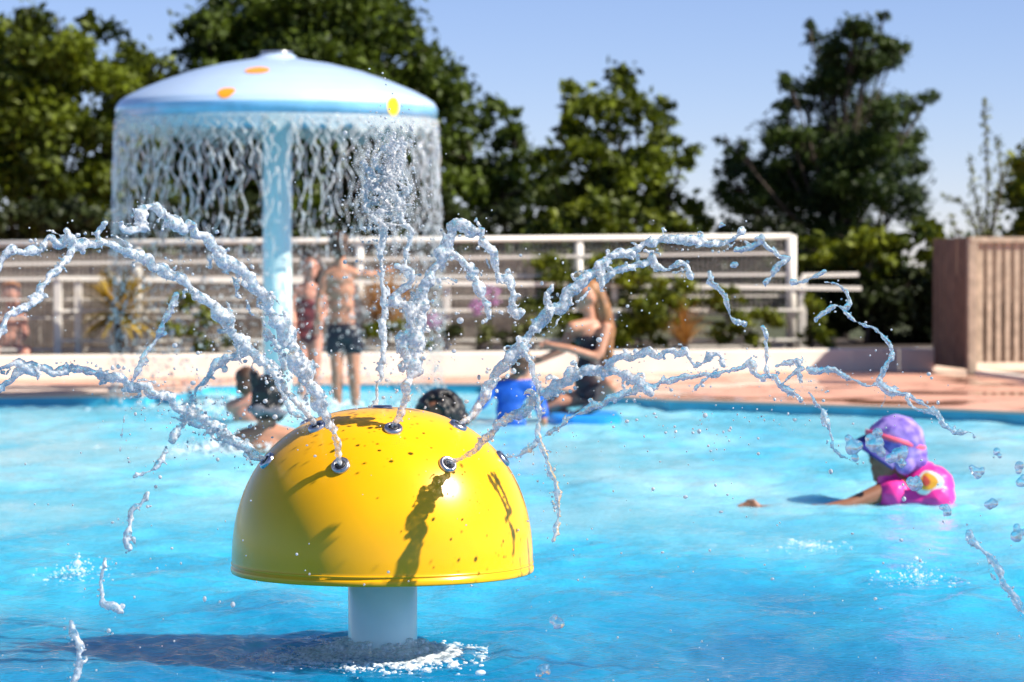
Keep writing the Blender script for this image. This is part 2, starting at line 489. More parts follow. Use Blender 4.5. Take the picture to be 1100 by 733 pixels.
# pool wall below the coping
v = [Vector((p.x, p.y, DZ - 0.012)) for p in ring_in] + [Vector((p.x, p.y, -0.8)) for p in ring_in]
mb = MB(); mb.v = v; mb.f = f
pw = mb.build('pool_wall', M['edge']); tag(pw, kind='structure')
mb = MB(); mb.v = [Vector((p.x, p.y, -0.8)) for p in ring_in]; mb.f = [tuple(range(N))]
pf = mb.build('pool_floor', M['floor']); tag(pf, kind='structure')
# pale coping strip along the edge, stands 6 mm proud of the deck and overhangs the wall by 1 cm
cop_in = []
cen = Vector((0, 14, 0))
cin, cout = [], []
for p in ring_in:
    d = (Vector((p.x, p.y, 0)) - cen).normalized()
    cin.append(p - d * 0.01); cout.append(p + d * 0.16)
v = [c + Vector((0, 0, 0.006)) for c in cin] + [c + Vector((0, 0, 0.006)) for c in cout] + [c - Vector((0, 0, 0.016)) for c in cin]
f2 = f + [(i, (i + 1) % N, 2 * N + (i + 1) % N, 2 * N + i) for i in range(N)]
M['coping'] = simple('pink_coping', (0.70, 0.42, 0.31), 0.55, var=0.08, vscale=3)
cop = mesh_obj('pool_coping', v, f2, M['coping'], smooth=False); tag(cop, kind='structure')

# water: fine rippled sheet in view, flat sheet around it
DOME = Vector((0, 0, 0)); DOME.x = W(411, 607, 9.87).x; DOME.y = 9.87
RIMZ = W(411, 607, 9.87).z
UMB = Vector((W(298, 300, 27.6).x, 27.6, 0))
ys = [8.4]
while ys[-1] < 31.5: ys.append(ys[-1] + 0.0165 * ys[-1] / 9.0)
ys = np.array(ys); xs = np.arange(-6.6, 6.6, 0.026)
X, Y = np.meshgrid(xs, ys)
Z = np.zeros_like(X)
for i in range(70):
    lam = 0.075 * (1.5 / 0.075) ** rng.random()
    th = rng.normal(0.3, 1.0) if i % 3 else rng.uniform(0, 2 * math.pi)
    kx, ky = 2 * math.pi / lam * math.sin(th), 2 * math.pi / lam * math.cos(th)
    Z += 0.0032 * lam ** 0.85 * np.sin(kx * X + ky * Y + rng.uniform(0, 6.28) + 0.6 * np.sin(0.9 * X + 1.3 * Y * rng.uniform(.4, 1.2) + i))
amp = 0.75 + 0.55 * np.sin(1.1 * X + 0.7 * Y) * np.sin(0.5 * Y - 0.8 * X + 1)
Z *= amp
def rip(cx, cy_, a, lam, fall):
    rr_ = np.hypot(X - cx, Y - cy_)
    return a * np.exp(-rr_ / fall) * np.sin(2 * math.pi * rr_ / lam) * (rr_ > 0.1)
Z += rip(DOME.x, DOME.y, 0.012, 0.13, 0.7) + rip(UMB.x, UMB.y, 0.02, 0.22, 1.6)
for px, py in ((1000, 545), (287, 486), (985, 625), (80, 620), (600, 585), (620, 455)):
    q = on_plane(px, py, 0); Z += rip(q.x, q.y, 0.011, 0.16, 0.35)
edge = np.clip(np.minimum(np.minimum(X + 6.6, 6.57 - X), np.minimum(Y - 8.4, 31.4 - Y)) / 0.6, 0, 1)
Z *= edge
Z = np.clip(Z, -0.05, 0.055)
ny, nx = X.shape
V = np.stack([X, Y, Z], -1).reshape(-1, 3)
idx = np.arange(nx * ny).reshape(ny, nx)
Fq = np.stack([idx[:-1, :-1], idx[:-1, 1:], idx[1:, 1:], idx[1:, :-1]], -1).reshape(-1, 4)
me = bpy.data.meshes.new('water')
me.vertices.add(len(V)); me.vertices.foreach_set('co', V.ravel())
me.loops.add(Fq.size); me.loops.foreach_set('vertex_index', Fq.ravel().astype(np.int32))
me.polygons.add(len(Fq)); me.polygons.foreach_set('loop_start', np.arange(0, Fq.size, 4, dtype=np.int32))
me.update(calc_edges=True); me.polygons.foreach_set('use_smooth', [True] * len(Fq))
me.materials.append(M['water'])
wo = bpy.data.objects.new('water', me); COL.objects.link(wo); tag(wo, kind='structure')
x0, x1, y0, y1 = xs[0], xs[-1], ys[0], ys[-1]
mb = MB()
mb.v = [Vector(c + (0,)) for c in ((-14, 2), (12, 2), (12, 31.5), (-14, 31.5), (x0, y0), (x1, y0), (x1, y1), (x0, y1))]
mb.f = [(0, 1, 5, 4), (1, 2, 6, 5), (2, 3, 7, 6), (3, 0, 4, 7)]
ws = mb.build('water', M['water']); tag(ws, kind='structure')

# ------------------------------------------------------------------ planter wall, fences
def dW(px): return 31.6 + 2.4 * px / 850.0
WT = 0.335
mb = MB()
pA, pB = W(-420, 400, dW(-420)), W(1300, 400, dW(1300))
pA.z = pB.z = 0
dirw = (pB - pA).normalized(); nrm = Vector((-dirw.y, dirw.x, 0))
mb.beam(pA + nrm * 0.13 + Vector((0, 0, 0.2)), pB + nrm * 0.13 + Vector((0, 0, 0.2)), 0.26, 0.27)
wall = MB()
c = (pA + pB) / 2 + nrm * 0.13
wall.box_axes(Vector((c.x, c.y, (DZ - 0.03 + WT) / 2)), dirw * (pB - pA).length / 2, nrm * 0.13, Vector((0, 0, (WT - DZ + 0.03) / 2)))
wo_ = wall.build('planter_wall', M['wall'], bevel=0.02)
tag(wo_, 'low cream rendered planter wall along the back of the pool deck', 'wall')
# soil bed behind the wall
mb = MB()
mb.v = [pA + nrm * 0.26 + Vector((0, 0, 0.30)), pB + nrm * 0.26 + Vector((0, 0, 0.30)), pB + nrm * 6 + Vector((0, 0, 0.30)), pA + nrm * 6 + Vector((0, 0, 0.30))]
mb.f = [(0, 1, 2, 3)]
bed = mb.build('planting_bed', M['soil']); tag(bed, kind='structure')

def fpt(px, py, off): return W(px, py, dW(px) + off)
def fline(ya, yb, px):  # py along a rail running from px 0 to px 850
    return ya + (yb - ya) * px / 850.0

# tall fence
OFF = 1.15
root = empty('mesh_fence', fpt(386, 380, OFF)); root.location.z = 0.30
tag(root, 'tall white mesh fence with round top rail and posts behind the planter', 'fence')
posts = (-150, 148, 386, 622, 850)
for px in posts:
    mb = MB(); top = fpt(px, fline(261, 253, px), OFF); bot = Vector((top.x, top.y, 0.28))
    mb.tube([bot, top], 0.05 if px != 850 else 0.062, 12); mb.build('post', M['white_metal'], root, smooth=True)
mb = MB(); mb.tube([fpt(-160, fline(262, 254, -160), OFF), fpt(850, 254, OFF)], 0.034, 12)
mb.build('top_rail', M['white_metal'], root, smooth=True)
for ya, yb, w in ((284, 272, 0.030), (300, 295, 0.035), (322, 318, 0.018), (342, 338, 0.018), (376, 372, 0.03)):
    mb = MB(); mb.beam(fpt(-160, fline(ya, yb, -160), OFF - 0.01), fpt(850, yb, OFF - 0.01), 0.02, w)
    mb.build('rail', M['wire' if w < 0.04 else 'white_metal'], root)
mb = MB(); px = -160
while px < 850:
    a = fpt(px, fline(262, 254, px), OFF); mb.beam(Vector((a.x, a.y, 0.32)), a, 0.009, 0.009); px += 5.2
mb.build('wire_mesh', M['wire'], root)
# low fence, nearer
OFF2 = 0.95
root = empty('rail_fence', fpt(386, 380, OFF2)); root.location.z = 0.30
tag(root, 'low white rail fence with square posts standing in front of the taller mesh fence', 'fence')
for px, w in ((62, 0.085), (84, 0.075), (290, 0.07), (480, 0.075), (660, 0.07), (862, 0.085)):
    mb = MB(); top = fpt(px, 298, OFF2); bot = Vector((top.x, top.y, 0.28))
    mb.beam(bot, top, w, w); mb.build('post', M['white_metal'], root, bevel=0.006)
for y, h, xe in ((299, 0.048, 925), (334, 0.03, 862), (366, 0.03, 862)):
    mb = MB(); mb.beam(fpt(62, y, OFF2 - 0.05), fpt(xe, fline(y, y - 1, xe) if y > 299 else 310, OFF2 - 0.05), 0.03, h); mb.build('rail', M['white_metal'], root)
mb = MB(); mb.beam(fpt(862, 296, OFF2 + 0.04), fpt(922, 295, OFF2 + 0.04), 0.03, 0.045); mb.build('rail', M['white_metal'], root)
# brushwood screen behind
mb = MB()
a, b_ = fpt(-300, 300, 3.0), fpt(575, 300, 3.0)
nseg = 420
for i in range(nseg):
    t0, t1 = i / nseg, (i + 1) / nseg
    p = a.lerp(b_, (t0 + t1) / 2); h = 1.42 + random.uniform(-0.03, 0.03)
    p.z = 0.3
    mb.beam(p, p + Vector((random.uniform(-.01, .01), 0, h - 0.3)), (b_ - a).length / nseg * 1.15, 0.03 + random.uniform(0, 0.03))
scr = mb.build('brushwood_screen', M['screen'])
tag(scr, 'brown brushwood screen behind the white fences, below the trees', 'screen')

# wooden fence at the right
cpost = on_plane(1044, 402.5, DZ)
root = empty('timber_fence', cpost)
tag(root, 'weathered timber fence with vertical slats and a side panel coloured dark for shade by the deck corner', 'fence')
HT = 1.60
mb = MB(); mb.beam(cpost, Vector((cpost.x, cpost.y, HT)), 0.10, 0.10); mb.build('post', M['wood_pale'], root, bevel=0.008)
rend = on_plane(1100, 410, DZ); kdir = (rend - cpost).normalized(); dr = Vector((1, 0.1, 0)).normalized(); rend2 = cpost + dr * 4.2
lend = on_plane(1004, 397, DZ); dl = (lend - cpost)
mb = MB(); k = 0.09
while k < 4.2:
    p = cpost + dr * k; mb.beam(p + Vector((0, 0, 0.13)), p + Vector((0, 0, HT - DZ - 0.06)), 0.060, 0.03, up=Vector((dr.y, -dr.x, 0))); k += 0.102
mb.build('slat_panel', M['wood_pale'], root)
mb = MB(); mb.beam(cpost + Vector((0, 0, HT - DZ - 0.03)) - dr * 0.03, rend2 + Vector((0, 0, HT - DZ - 0.03)), 0.11, 0.06); mb.build('top_rail', M['wood_pale'], root)
back = Vector((0.06, 0.09, 0))
mb = MB(); mb.beam(cpost + back + Vector((0, 0, 0.75)), rend2 + back + Vector((0, 0, 0.75)), 0.04, 0.09); mb.beam(cpost + back * 0.6 + Vector((0, 0, 0.2)), rend2 + back * 0.6 + Vector((0, 0, 0.2)), 0.04, 0.09)
mb.build('back_rail', M['wood_shaded'], root)
mb = MB(); mb.beam(cpost + Vector((0.08, -0.06, 0.02)), cpost + Vector((0.08, -0.06, 0.02)) + kdir * 5, 0.12, 0.06); o = mb.build('deck_kerb', M['wall']); tag(o, kind='structure')
mb = MB(); nb = 9
for i in range(nb):
    p = cpost.lerp(lend, (i + 0.75) / nb); q = Vector((random.uniform(-.006, .006), random.uniform(-.006, .006), 0))
    mb.beam(p + q + Vector((0, 0, 0.05)), p + q + Vector((0, 0, HT - DZ - random.uniform(0, .015))), dl.length / nb * 0.94, 0.028, up=Vector((dl.normalized().y, -dl.normalized().x, 0)))
mb.build('side_panel', M['wood_shaded'], root)  # faces away from the sun; that shade is in its colour
# dark boards behind the slats
mb = MB(); mb.beam(cpost + Vector((0.12, 0.42, 0.80)), rend2 + Vector((0.1, 0.42, 0.80)), 0.02, 1.36)
mb.build('backing_board', M['wood_shaded'], root)

# ------------------------------------------------------------------ vegetation
def add_tint(me, tint_per_face, vper):
    at = me.attributes.new('tint', 'FLOAT', 'POINT')
    at.data.foreach_set('value', np.repeat(tint_per_face, vper).astype(np.float32))

def leaf_cloud(name, pos, size, tint, mat, parent, aspect=0.5, up_bias=0.3):
    n_ = len(pos)
    nd = rng.normal(size=(n_, 3)); nd[:, 2] += up_bias * 2; nd /= np.linalg.norm(nd, axis=1)[:, None]
    a = np.cross(nd, rng.normal(size=(n_, 3))); a /= np.linalg.norm(a, axis=1)[:, None]
    b_ = np.cross(nd, a)
    s = size[:, None]
    v = np.stack([pos - a * s, pos - b_ * s * aspect + nd * s * 0.12, pos + a * s, pos + b_ * s * aspect + nd * s * 0.12], 1).reshape(-1, 3)
    f = np.arange(n_ * 4).reshape(-1, 4)
    o = mesh_obj(name, v, f, mat, parent, smooth=False)
    add_tint(o.data, tint, 4)
    return o

def blob_leaves(blobs, density, leaf, clump=0.42):
    """blobs: (centre, radius xyz). leaves gathered into sub-clumps over the blob, uneven outline"""
    P, S, T = [], [], []
    for c, rad in blobs:
        vol = float(np.mean(rad))
        ns = max(5, int(13 * (vol / 0.7) ** 1.3))
        for k in range(ns):
            d = rng.normal(size=3); d /= np.linalg.norm(d)
            rr_ = rng.uniform(0.35, 1.08) ** 0.7
            sc = np.array(c) + d * np.array(rad) * rr_
            cr = vol * clump * rng.uniform(0.6, 1.25)
            n_ = int(density * (cr / leaf) ** 2 * rng.uniform(0.7, 1.2)) + 6
            q = rng.normal(size=(n_, 3)); q /= np.linalg.norm(q, axis=1)[:, None]
            q *= np.where(rng.random(n_) < 0.14, rng.uniform(1.0, 1.75, n_), rng.random(n_) ** 0.45)[:, None] * cr * np.array([1.15, 1.0, 0.75])
            P.append(sc + q); S.append(leaf * rng.uniform(0.6, 1.3, n_))
            T.append(np.clip(rng.normal(0.42, 0.16) + rng.normal(0, 0.16, n_), 0, 1))
    return np.concatenate(P), np.concatenate(S), np.concatenate(T)

def tree(name, label, base_px, d, blobs_px, mat, density=13, leaf=0.075, lean=0.0, trunk_r=0.13, cat='tree', group=None, dj=0.9, gz=0.05, aspect=0.55, clump=0.46):
    k = d / F
    b0 = W(base_px, 300, d); b0.z = gz
    root = empty(name, b0); tag(root, label, cat, group)
    blobs = []
    for (px, py, rp) in blobs_px:
        c = W(px, py, d + random.uniform(-dj, dj))
        blobs.append((c, (rp * k * random.uniform(.95, 1.1), rp * k * 1.1, rp * k * random.uniform(.8, 1.0))))
    P, S, T = blob_leaves([(tuple(c), r_) for c, r_ in blobs], density, leaf, clump)
    keep = P[:, 2] > gz + 0.02
    leaf_cloud('crown', P[keep], S[keep], T[keep], mat, root, aspect)
    mb = MB()
    zs = [c.z for c, _ in blobs]; top = max(zs)
    mid = sum((c for c, _ in blobs), Vector()) / len(blobs)
    axis = []
    for i in range(9):
        t = i / 8
        p = b0.lerp(Vector((mid.x, mid.y, gz + (top - gz) * 0.8)), t) + Vector((random.uniform(-1, 1), random.uniform(-1, 1), 0)) * 0.06 * t
        axis.append(p)
    mb.tube(axis, [trunk_r * (1 - 0.85 * i / 8) for i in range(9)], 9)
    for c, rd in blobs:
        h = max(0.12, min(0.85, (c.z - gz) / max(0.3, top - gz) - 0.22))
        s = axis[int(h * 8)]
        m1 = s.lerp(c, 0.5) + Vector((0, 0, -0.08 * (c - s).length))
        r0 = trunk_r * (1 - 0.85 * h) * 0.55
        mb.tube([s, m1, c], [r0, r0 * 0.6, r0 * 0.25], 6)
        for q in range(4):
            e_ = c + Vector((random.uniform(-1, 1) * rd[0], random.uniform(-1, 1) * rd[1], random.uniform(-.4, 1) * rd[2]))
            mb.tube([m1.lerp(c, 0.6), c.lerp(e_, 0.5) + Vector((0, 0, .04)), e_], [r0 * 0.4, r0 * 0.25, r0 * 0.08], 5)
    mb.build('trunk', M['bark'], root, smooth=True)
    return root

G = 'trees behind the pool fence'
tree('broadleaf_tree', 'olive green broadleaf tree at the left, left of the pale blue water umbrella', 60, 44,
     [(15, 62, 42), (62, 48, 40), (95, 40, 28), (125, 75, 40), (40, 105, 50), (100, 120, 50), (145, 120, 42), (-30, 90, 50), (10, 160, 55), (70, 175, 55), (130, 185, 50), (165, 80, 26), (20, 220, 50), (90, 235, 50), (150, 240, 45), (-50, 170, 60), (92, 16, 9), (38, 28, 16), (-70, 40, 40)],
     M['leaf_olive'], leaf=0.072, group=G)
tree('broadleaf_tree', 'tall broad tree filling the sky behind the pale blue water umbrella', 330, 46,
     [(225, 50, 42), (200, 90, 36), (262, 22, 42), (310, 5, 48), (360, 10, 46), (398, 32, 40), (425, 70, 42), (250, 90, 55), (320, 75, 62), (385, 100, 58), (455, 110, 42), (480, 85, 20), (472, 62, 13), (230, 150, 55), (310, 160, 62), (400, 170, 58), (470, 165, 45), (505, 185, 38), (215, 215, 50), (300, 225, 55), (390, 235, 50), (470, 225, 46), (188, 130, 30), (432, 38, 14), (540, 215, 34), (300, -40, 50), (355, -35, 40)],
     M['leaf_green'], leaf=0.072, trunk_r=0.2, group=G)
tree('small_tree', 'thin loose tree with sky gaps right of the umbrella and left of the middle tree', 540, 47,
     [(528, 118, 17), (545, 130, 15), (520, 150, 22), (555, 150, 22), (570, 165, 22), (540, 190, 24), (575, 205, 28), (515, 200, 24), (560, 230, 30), (502, 125, 14)],
     M['leaf_green'], leaf=0.075, trunk_r=0.08, group=G)
tree('broadleaf_tree', 'rounded medium tree with yellowish lower leaves in the middle of the background', 668, 45,
     [(618, 112, 22), (662, 105, 28), (640, 135, 34), (690, 130, 30), (708, 112, 14), (612, 160, 30), (665, 165, 42), (715, 165, 28), (738, 172, 14), (630, 205, 38), (690, 205, 40), (725, 210, 26), (600, 220, 34), (655, 238, 36), (612, 92, 8), (664, 87, 7), (745, 240, 20)],
     M['leaf_olive'], leaf=0.08, trunk_r=0.12, group=G)
tree('evergreen_tree', 'tall dark evergreen with ragged pointed top on the right side of the background', 905, 44,
     [(940, 35, 14), (951, 18, 7), (905, 85, 30), (915, 30, 15), (935, 62, 24), (900, 55, 22), (918, 48, 20), (952, 58, 20), (880, 42, 12), (870, 28, 7), (890, 70, 28), (930, 82, 26), (962, 55, 12), (850, 90, 16), (862, 110, 24), (905, 115, 36), (840, 118, 11), (985, 112, 13), (1000, 104, 7), (955, 120, 26), (975, 140, 20), (920, 150, 38), (870, 150, 32), (835, 160, 18), (880, 190, 42), (935, 190, 42), (970, 180, 22), (790, 160, 13), (775, 150, 6), (800, 182, 24), (830, 195, 30), (810, 210, 32), (850, 220, 40), (910, 225, 40), (960, 218, 30), (780, 190, 14)],
     M['leaf_pine'], density=20, leaf=0.055, trunk_r=0.12, group=G, aspect=0.35, clump=0.5)
tree('broadleaf_tree', 'yellowish tree cut off by the right edge of the photo above the timber fence', 1120, 40,
     [(1105, 170, 26), (1125, 200, 40), (1100, 215, 22), (1130, 150, 28), (1110, 240, 30), (1140, 240, 40)],
     M['leaf_bush'], leaf=0.075, trunk_r=0.09, group=G)
# bushes
GB = 'bushes along the back of the fence'
bush = [
 ('dark low bush behind the fence left of the umbrella pole', 60, 40, [(0, 235, 36), (60, 245, 34), (120, 240, 34), (180, 245, 34), (240, 240, 34), (-60, 240, 40)], 'leaf_hedge'),
 ('dark low bush behind the umbrella pole and the fence', 380, 40, [(290, 240, 32), (340, 245, 30), (390, 240, 32), (440, 245, 32), (490, 240, 34), (530, 250, 30)], 'leaf_hedge'),
 ('yellow green bush topping the fence below the middle tree', 660, 38, [(590, 245, 24), (630, 238, 22), (655, 236, 20), (690, 248, 20), (640, 262, 24), (720, 250, 20), (600, 270, 26)], 'leaf_bush'),
 ('dark bush below the evergreen and behind the fence end', 800, 39, [(705, 285, 30), (660, 300, 30), (745, 262, 26), (790, 262, 30), (720, 320, 34), (640, 330, 30), (600, 310, 26), (830, 262, 30), (800, 300, 36), (760, 310, 34), (840, 310, 30)], 'leaf_hedge'),
 ('bright yellow green bush between fence end and timber fence', 930, 37.2, [(880, 268, 24), (915, 262, 26), (950, 258, 26), (985, 262, 26), (900, 285, 22), (940, 285, 24), (1000, 285, 26)], 'leaf_bush'),
 ('dark shaded hedge bush above the shaded end of the planter wall', 940, 37.6, [(880, 310, 34), (920, 320, 38), (960, 315, 38), (1000, 320, 38), (885, 350, 34), (930, 358, 36), (975, 355, 36), (1010, 355, 34), (1040, 300, 34)], 'leaf_hedge'),
]
for lab, bx, d, bl, mt in bush:
    tree('bush', lab, bx, d, bl, M[mt], density=22, leaf=0.06, trunk_r=0.04, cat='bush', group=GB, dj=0.35, gz=0.28)
# planter shrubs (in front of the fence)
GS = 'shrubs in the planter'
shr = [
 ('green shrub in the planter just right of the seated woman', 690, 0.7, [(600, 290, 20), (585, 315, 22), (615, 330, 24), (650, 296, 22), (690, 300, 24), (680, 335, 28), (720, 314, 22), (700, 358, 24), (660, 350, 26), (740, 335, 18), (765, 318, 16), (620, 360, 20)], 'leaf_bush'),
 ('low grey green shrub in the planter behind the arched jet', 510, 0.6, [(490, 362, 12), (520, 360, 13), (550, 362, 13), (575, 350, 14), (560, 335, 10)], 'leaf_sap'),
 ('low green shrub in the planter below the fence end', 812, 0.6, [(780, 322, 15), (800, 345, 15), (825, 338, 15), (780, 360, 12), (815, 364, 12)], 'leaf_bush'),
 ('small shrub beside the last fence post above the wall corner', 872, 0.5, [(870, 330, 12), (880, 350, 14), (866, 362, 12), (890, 366, 10)], 'leaf_bush'),
 ('low green shrub behind the falling water of the umbrella', 235, 0.6, [(200, 325, 14), (222, 345, 13), (190, 352, 14), (250, 362, 12), (215, 366, 12)], 'leaf_bush'),
 ('low shrub beside the standing boy in dark trunks', 410, 0.6, [(395, 355, 10), (412, 350, 12), (435, 362, 12), (450, 366, 11)], 'leaf_bush'),
]
for lab, bx, off, bl, mt in shr:
    tree('shrub', lab, bx, dW(bx) + off, bl, M[mt], density=20, leaf=0.036, trunk_r=0.02, cat='shrub', group=GS, dj=0.12, gz=0.30)

def blades(name, label, c, n_, length, mat, width=0.02, droop=0.5, spread=(0.2, 1.5), cat='plant', stem=0.0, group=None):
    """rosette of tapering arching leaves"""
    root = empty(name, Vector((c.x, c.y, 0.30))); tag(root, label, cat, group)
    V_, F_, T_ = [], [], []
    for i in range(n_):
        a = random.uniform(0, 6.283); t = random.uniform(*spread)
        L = length * random.uniform(0.7, 1.1)
        d0 = Vector((math.cos(a) * math.sin(t), math.sin(a) * math.sin(t), math.cos(t)))
        side = Vector((-math.sin(a), math.cos(a), 0)); tv = random.random(); p = c.copy(); seg = 6
        for s in range(seg + 1):
            u = s / seg
            w = width * (1 - u) ** 0.6 * (0.5 + u if u < 0.5 else 1)
            V_ += [p - side * w, p + side * w]; T_ += [tv, tv]
            d0 = (d0 + Vector((0, 0, -droop / seg))).normalized(); p = p + d0 * L / seg
            p.z = max(p.z, 0.31)
            if s < seg: b0 = len(V_) - 2; F_.append((b0, b0 + 1, b0 + 3, b0 + 2))
    o = mesh_obj('leaves', V_, F_, mat, root)
    at = o.data.attributes.new('tint', 'FLOAT', 'POINT'); at.data.foreach_set('value', T_)
    if stem:
        mb = MB(); mb.tube([Vector((c.x, c.y, 0.29)), c], [stem * 1.2, stem], 8); mb.build('stem', M['bark'], root, smooth=True)
    return root
blades('cordyline', 'yellow spiky cordyline palm in the planter at the left fence posts', W(128, 335, dW(128) + 0.55), 170, 0.62, M['leaf_cord'], 0.034, 0.35, (0.3, 2.0), stem=0.05)
GG = 'ornamental grasses in the planter'
c = W(735, 372, dW(735) + 0.5); blades('ornamental_grass', 'orange brown ornamental grass clump right of the planter shrub', c, 160, 0.60, M['leaf_dry'], 0.008, 0.9, (0.05, 0.9), group=GG)
c = W(415, 372, dW(415) + 0.85); blades('ornamental_grass', 'pale tan grass clump right of the boy in dark trunks', c, 320, 0.85, M['leaf_dry'], 0.012, 0.5, (0.02, 0.42), group=GG)

def flower(px, py, rp, label):
    d = dW(px) + 0.55; c = W(px, py, d); k = d / F
    root = empty('flowering_plant', Vector((c.x, c.y, 0.30))); tag(root, label, 'flower', 'lilac flowers in the planter')
    mb = MB(); mb.tube([Vector((c.x, c.y, 0.29)), c], 0.008, 6); mb.build('stem', M['leaf_sap'], root)
    q = rng.normal(size=(130, 3)); q /= np.linalg.norm(q, axis=1)[:, None]
    P = np.array(c) + q * rp * k * rng.uniform(0.5, 1, (130, 1))
    leaf_cloud('blossom', P, np.full(130, 0.022), rng.random(130), M['petal'], root, 0.5)
flower(527, 318, 13, 'larger lilac flower head under the hooked end of the arched jet')
flower(512, 330, 9, 'smaller pink flower head left of the larger lilac one')
flower(465, 345, 10, 'lilac flower head just right of the thick central jet')

# tall thin sapling
root = empty('sapling', W(1062, 300, 36)); root.location.z = 0.05
tag(root, 'tall thin sapling with a bare pointed tip above the timber fence', 'sapling')
mb = MB(); P_, S_, T_ = [], [], []
stems = [((1062, 330), (1060, 180), (1058, 108)), ((1062, 300), (1040, 225), (1015, 212)), ((1062, 290), (1072, 210), (1085, 175)), ((1061, 280), (1048, 215), (1043, 170)), ((1061, 260), (1075, 200), (1071, 150)), ((1063, 310), (1030, 250), (1022, 232))]
for st in stems:
    pts = [q for q, _ in catmull([(W(x, y, 36 + random.uniform(-.2, .2)), 0) for x, y in st], 0.06)]
    mb.tube(pts, [0.022 * (1 - 0.85 * i / len(pts)) for i in range(len(pts))], 6)
    for i, p in enumerate(pts):
        if i < len(pts) * 0.15: continue
        w = 1 - 0.7 * i / len(pts)
        for q in range(7):
            P_.append(np.array(p) + rng.normal(0, 0.07, 3) * w); S_.append(0.045 * random.uniform(.6, 1.2)); T_.append(random.random())
mb.build('trunk', M['bark'], root, smooth=True)
leaf_cloud('crown', np.array(P_), np.array(S_), np.array(T_), M['leaf_sap'], root, 0.35)

# far wood that closes the horizon
P, S, T = [], [], []
for i in range(90):
    a = -34 + i * 68 / 90 + random.uniform(-.4, .4)
    c = (a, 72 + random.uniform(-4, 6), random.uniform(0.6, 1.5))
    n_ = 420
    q = rng.normal(size=(n_, 3)); q /= np.linalg.norm(q, axis=1)[:, None]
    P.append(np.array(c) + q * np.array([1.1, 1.1, 1.0]) * rng.random((n_, 1)) ** 0.4); S.append(rng.uniform(0.1, 0.2, n_)); T.append(np.clip(rng.normal(0.35, 0.2, n_), 0, 1))
o = leaf_cloud('far_trees', np.concatenate(P), np.concatenate(S), np.concatenate(T), M['leaf_pine'], None)
tag(o, 'dark line of distant trees low behind the fences', 'woodland', kind='stuff')

# ------------------------------------------------------------------ water umbrella
kU = 27.6 / F
def uz(py): return W(298, py, 27.6).z
root = empty('water_umbrella', Vector((UMB.x, UMB.y, 0)))
tag(root, 'giant pale blue water umbrella with orange and yellow spots on a tall pole', 'water feature')
prof_px = [(0.0, 58), (15, 58), (19, 60), (22, 63), (30, 64.5), (60, 69.5), (90, 77), (122, 88), (145, 97.5), (160, 105), (168, 110.5), (172, 117)]
prof = [(w * kU, uz(y)) for w, y in prof_px]
fine = []
for i in range(len(prof) - 1):
    for j in range(4):
        t = j / 4; fine.append((prof[i][0] + (prof[i + 1][0] - prof[i][0]) * t, prof[i][1] + (prof[i + 1][1] - prof[i][1]) * t))
fine.append(prof[-1])
mb = MB(); mb.lathe([(0.001, fine[0][1])] + fine[1:] , Vector((UMB.x, UMB.y, 0)), 128)
mb.build('canopy', M['canopy'], root, smooth=True)
rimz = uz(130)
mb = MB(); R_ = 172 * kU
mb.lathe([(R_, uz(117)), (R_ + 0.004, uz(119)), (R_ + 0.003, rimz), (R_ - 0.02, rimz), (R_ - 0.03, uz(119)), (R_ - 0.3, uz(106)), (R_ * 0.4, uz(88)), (0.1, uz(84))], Vector((UMB.x, UMB.y, 0)), 128)
mb.build('rim_band', M['canopy_band'], root, smooth=True)
mb = MB()
mb.lathe([(0.02, uz(58.2)), (0.13, uz(58.2)), (0.15, uz(57)), (0.145, uz(55.5)), (0.02, uz(55.5))], Vector((UMB.x, UMB.y, 0)), 48)
mb.build('top_cap', M['steel'], root, smooth=True)
mb = MB()
mb.tube([Vector((UMB.x, UMB.y, -0.78)), Vector((UMB.x, UMB.y, uz(100)))], 15.5 * kU, 40)
mb.tube([Vector((UMB.x, UMB.y, uz(104))), Vector((UMB.x, UMB.y, uz(98)))], 26 * kU, 40)
mb.build('pole', M['column'], root, smooth=True)
def prof_r_at(z):
    for i in range(len(prof) - 1):
        (r0, z0), (r1, z1) = prof[i], prof[i + 1]
        if z1 <= z <= z0 and z0 > z1: return r0 + (r1 - r0) * (z0 - z) / (z0 - z1)
    return R_ + 0.003
def spot(px, py, r_m, r_s, mat, name='spot'):
    """round spot lying on the canopy surface"""
    z = uz(py)
    for it in range(8):
        rad = prof_r_at(z)
        xx = (px - 298) * kU
        yy = -math.sqrt(max(0, rad * rad - xx * xx))
        z = W(px, py, 27.6 + yy).z
    ctr_a = math.atan2(yy, xx)
    vs = []; fs = []
    def sp_(du, dv):
        # dv along slope (outwards), du along the circle
        if z < uz(112):
            a = ctr_a + du / rad
            return Vector((UMB.x + (R_ + 0.008) * math.cos(a), UMB.y + (R_ + 0.008) * math.sin(a), min(z - dv, uz(111))))
        r2 = rad + dv
        a = ctr_a + du / rad
        zz = np.interp(r2, [p_[0] for p_ in prof], [p_[1] for p_ in prof]) + 0.006
        return Vector((UMB.x + r2 * math.cos(a), UMB.y + r2 * math.sin(a), zz))
    vs.append(sp_(0, 0)); rings = 4; n = 24
    for k in range(1, rings + 1):
        for j in range(n):
            an = 2 * math.pi * j / n; vs.append(sp_(r_m * k / rings * math.cos(an), r_s * k / rings * math.sin(an)))
    for j in range(n): fs.append((0, 1 + j, 1 + (j + 1) % n))
    for k in range(rings - 1):
        for j in range(n):
            fs.append((1 + k * n + j, 1 + (k + 1) * n + j, 1 + (k + 1) * n + (j + 1) % n, 1 + k * n + (j + 1) % n))
    mesh_obj(name, vs, fs, mat, root)
